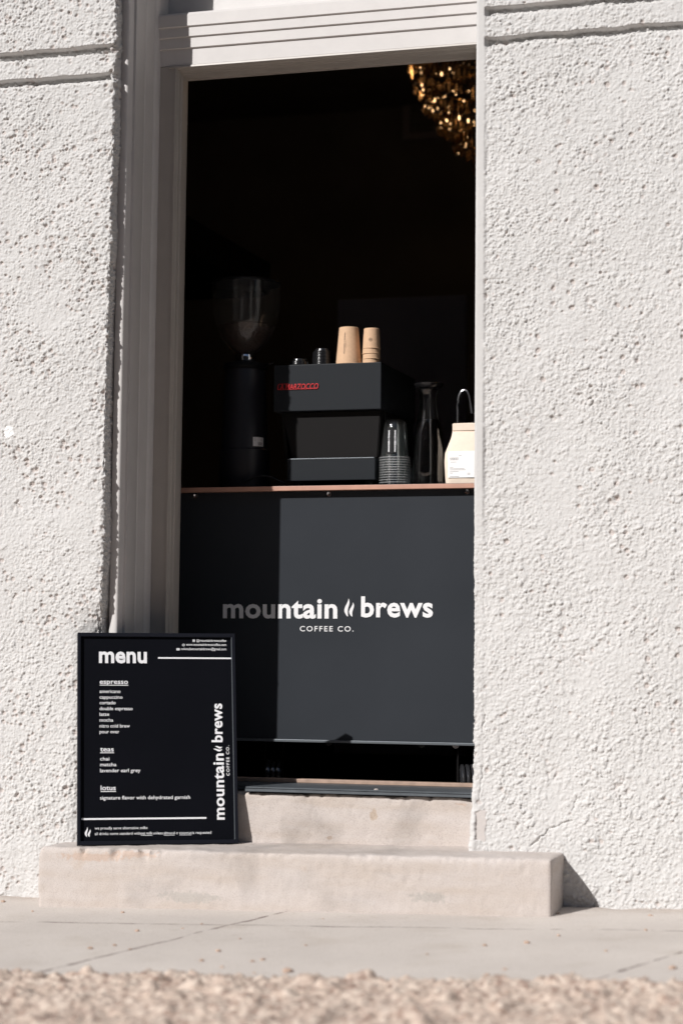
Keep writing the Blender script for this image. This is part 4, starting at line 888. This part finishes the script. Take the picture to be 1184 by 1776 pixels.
for i in range(96):  # glowing slivers added as the glints that the crystals throw back
    t = random.choice((0, 1, 2, 2, 3, 3, 3, 4, 4, 4, 5, 5, 6, 6, 7)); r, z = tiers[t]; a = random.uniform(math.pi*.70, math.pi*1.55); rr = r*random.uniform(.80, .99)
    sc_ = random.choice((.2, .25, .3, .4, .45, .7)) if 1 < t < 6 else .25
    b_ = bmesh.new(); L_b = random.uniform(.004, .014)*sc_; w_ = .0042*sc_; lathe(b_, [(0, -L_b-w_), (w_*.8, -L_b-w_*.4), (w_, -L_b*.8), (w_, L_b*.8), (w_*.8, L_b+w_*.4), (0, L_b+w_)], 8)
    obj('glint', b_, M['glint'], e, (rr*math.cos(a), rr*math.sin(a), z+random.uniform(-.03, .03)), True)
for k, (lx_, ly_, lz_) in enumerate(((-.15, -.10, -.05), (-.05, .12, -.2), (-.25, .05, .02))):
    li = bpy.data.lights.new('chandelier_lamp', 'POINT'); li.energy = .5; li.color = (1, .62, .30); li.shadow_soft_size = .02
    lo_ = bpy.data.objects.new('chandelier_lamp', li); C.objects.link(lo_); lo_.location = (ch.x+lx_, YH+ly_, ZT+lz_)

# ------------------------------------------------------------------ stone chips on the pavement
M['pebble'] = mat('sandstone_chip', (.50, .36, .28), .9, var=.3, vscale=90)
PB = [(57, 1581, 4), (134, 1572, 5), (213, 1583, 6), (238, 1615, 6), (317, 1611, 5), (157, 1645, 6), (199, 1640, 7), (226, 1647, 5), (379, 1650, 8), (350, 1667, 6), (438, 1668, 7), (456, 1665, 7), (499, 1686, 13), (441, 1689, 5), (385, 1678, 5), (416, 1629, 4), (455, 1578, 6), (350, 1603, 4), (967, 1585, 7), (857, 1586, 6), (878, 1586, 5), (1127, 1589, 6), (1119, 1614, 6), (968, 1623, 6), (913, 1636, 9), (840, 1640, 7), (875, 1682, 6), (844, 1692, 7), (676, 1582, 5), (1166, 1680, 8), (6, 1564, 7), (560, 1594, 3), (740, 1655, 4), (530, 1640, 4), (1050, 1650, 5)]
for (u, v, s) in PB:
    p = onz(u, v); r = s*.00088*random.uniform(.9, 1.1)
    bm = bmesh.new(); bmesh.ops.create_icosphere(bm, subdivisions=2, radius=r)
    sx, sz = random.uniform(.9, 1.6), random.uniform(.5, .8); sd = random.random()*50
    k = fbm(np.array([list(vv.co*(1.1/r)+Vector((sd, sd, 0))) for vv in bm.verts]), 2)
    for vv, kk in zip(bm.verts, k): vv.co = vv.co*(1+.35*kk); vv.co.x *= sx; vv.co.z = max(vv.co.z*sz, -r*.3)
    big_ = s > 10
    o = obj('stone_chip', bm, M['pebble'], None, (p.x, p.y, p.z+r*.25)); o.rotation_euler = (0, 0, random.random()*6)
    tag(o, 'largest loose stone chip on the sidewalk, close to the gravel' if big_ else 'small loose tan stone chip lying on the sidewalk', 'stone', 'stone chips scattered on the sidewalk')
p = at(647, 1375, .087); bm = bmesh.new(); bmesh.ops.create_icosphere(bm, subdivisions=1, radius=.005)
for vv in bm.verts: vv.co.z *= .6; vv.co.x *= 1.5
o = obj('stone_chip', bm, M['stone'], None, (p.x, .118, zt+.0145)); tag(o, 'pale stone crumb lying on the front edge of the black threshold', 'stone')
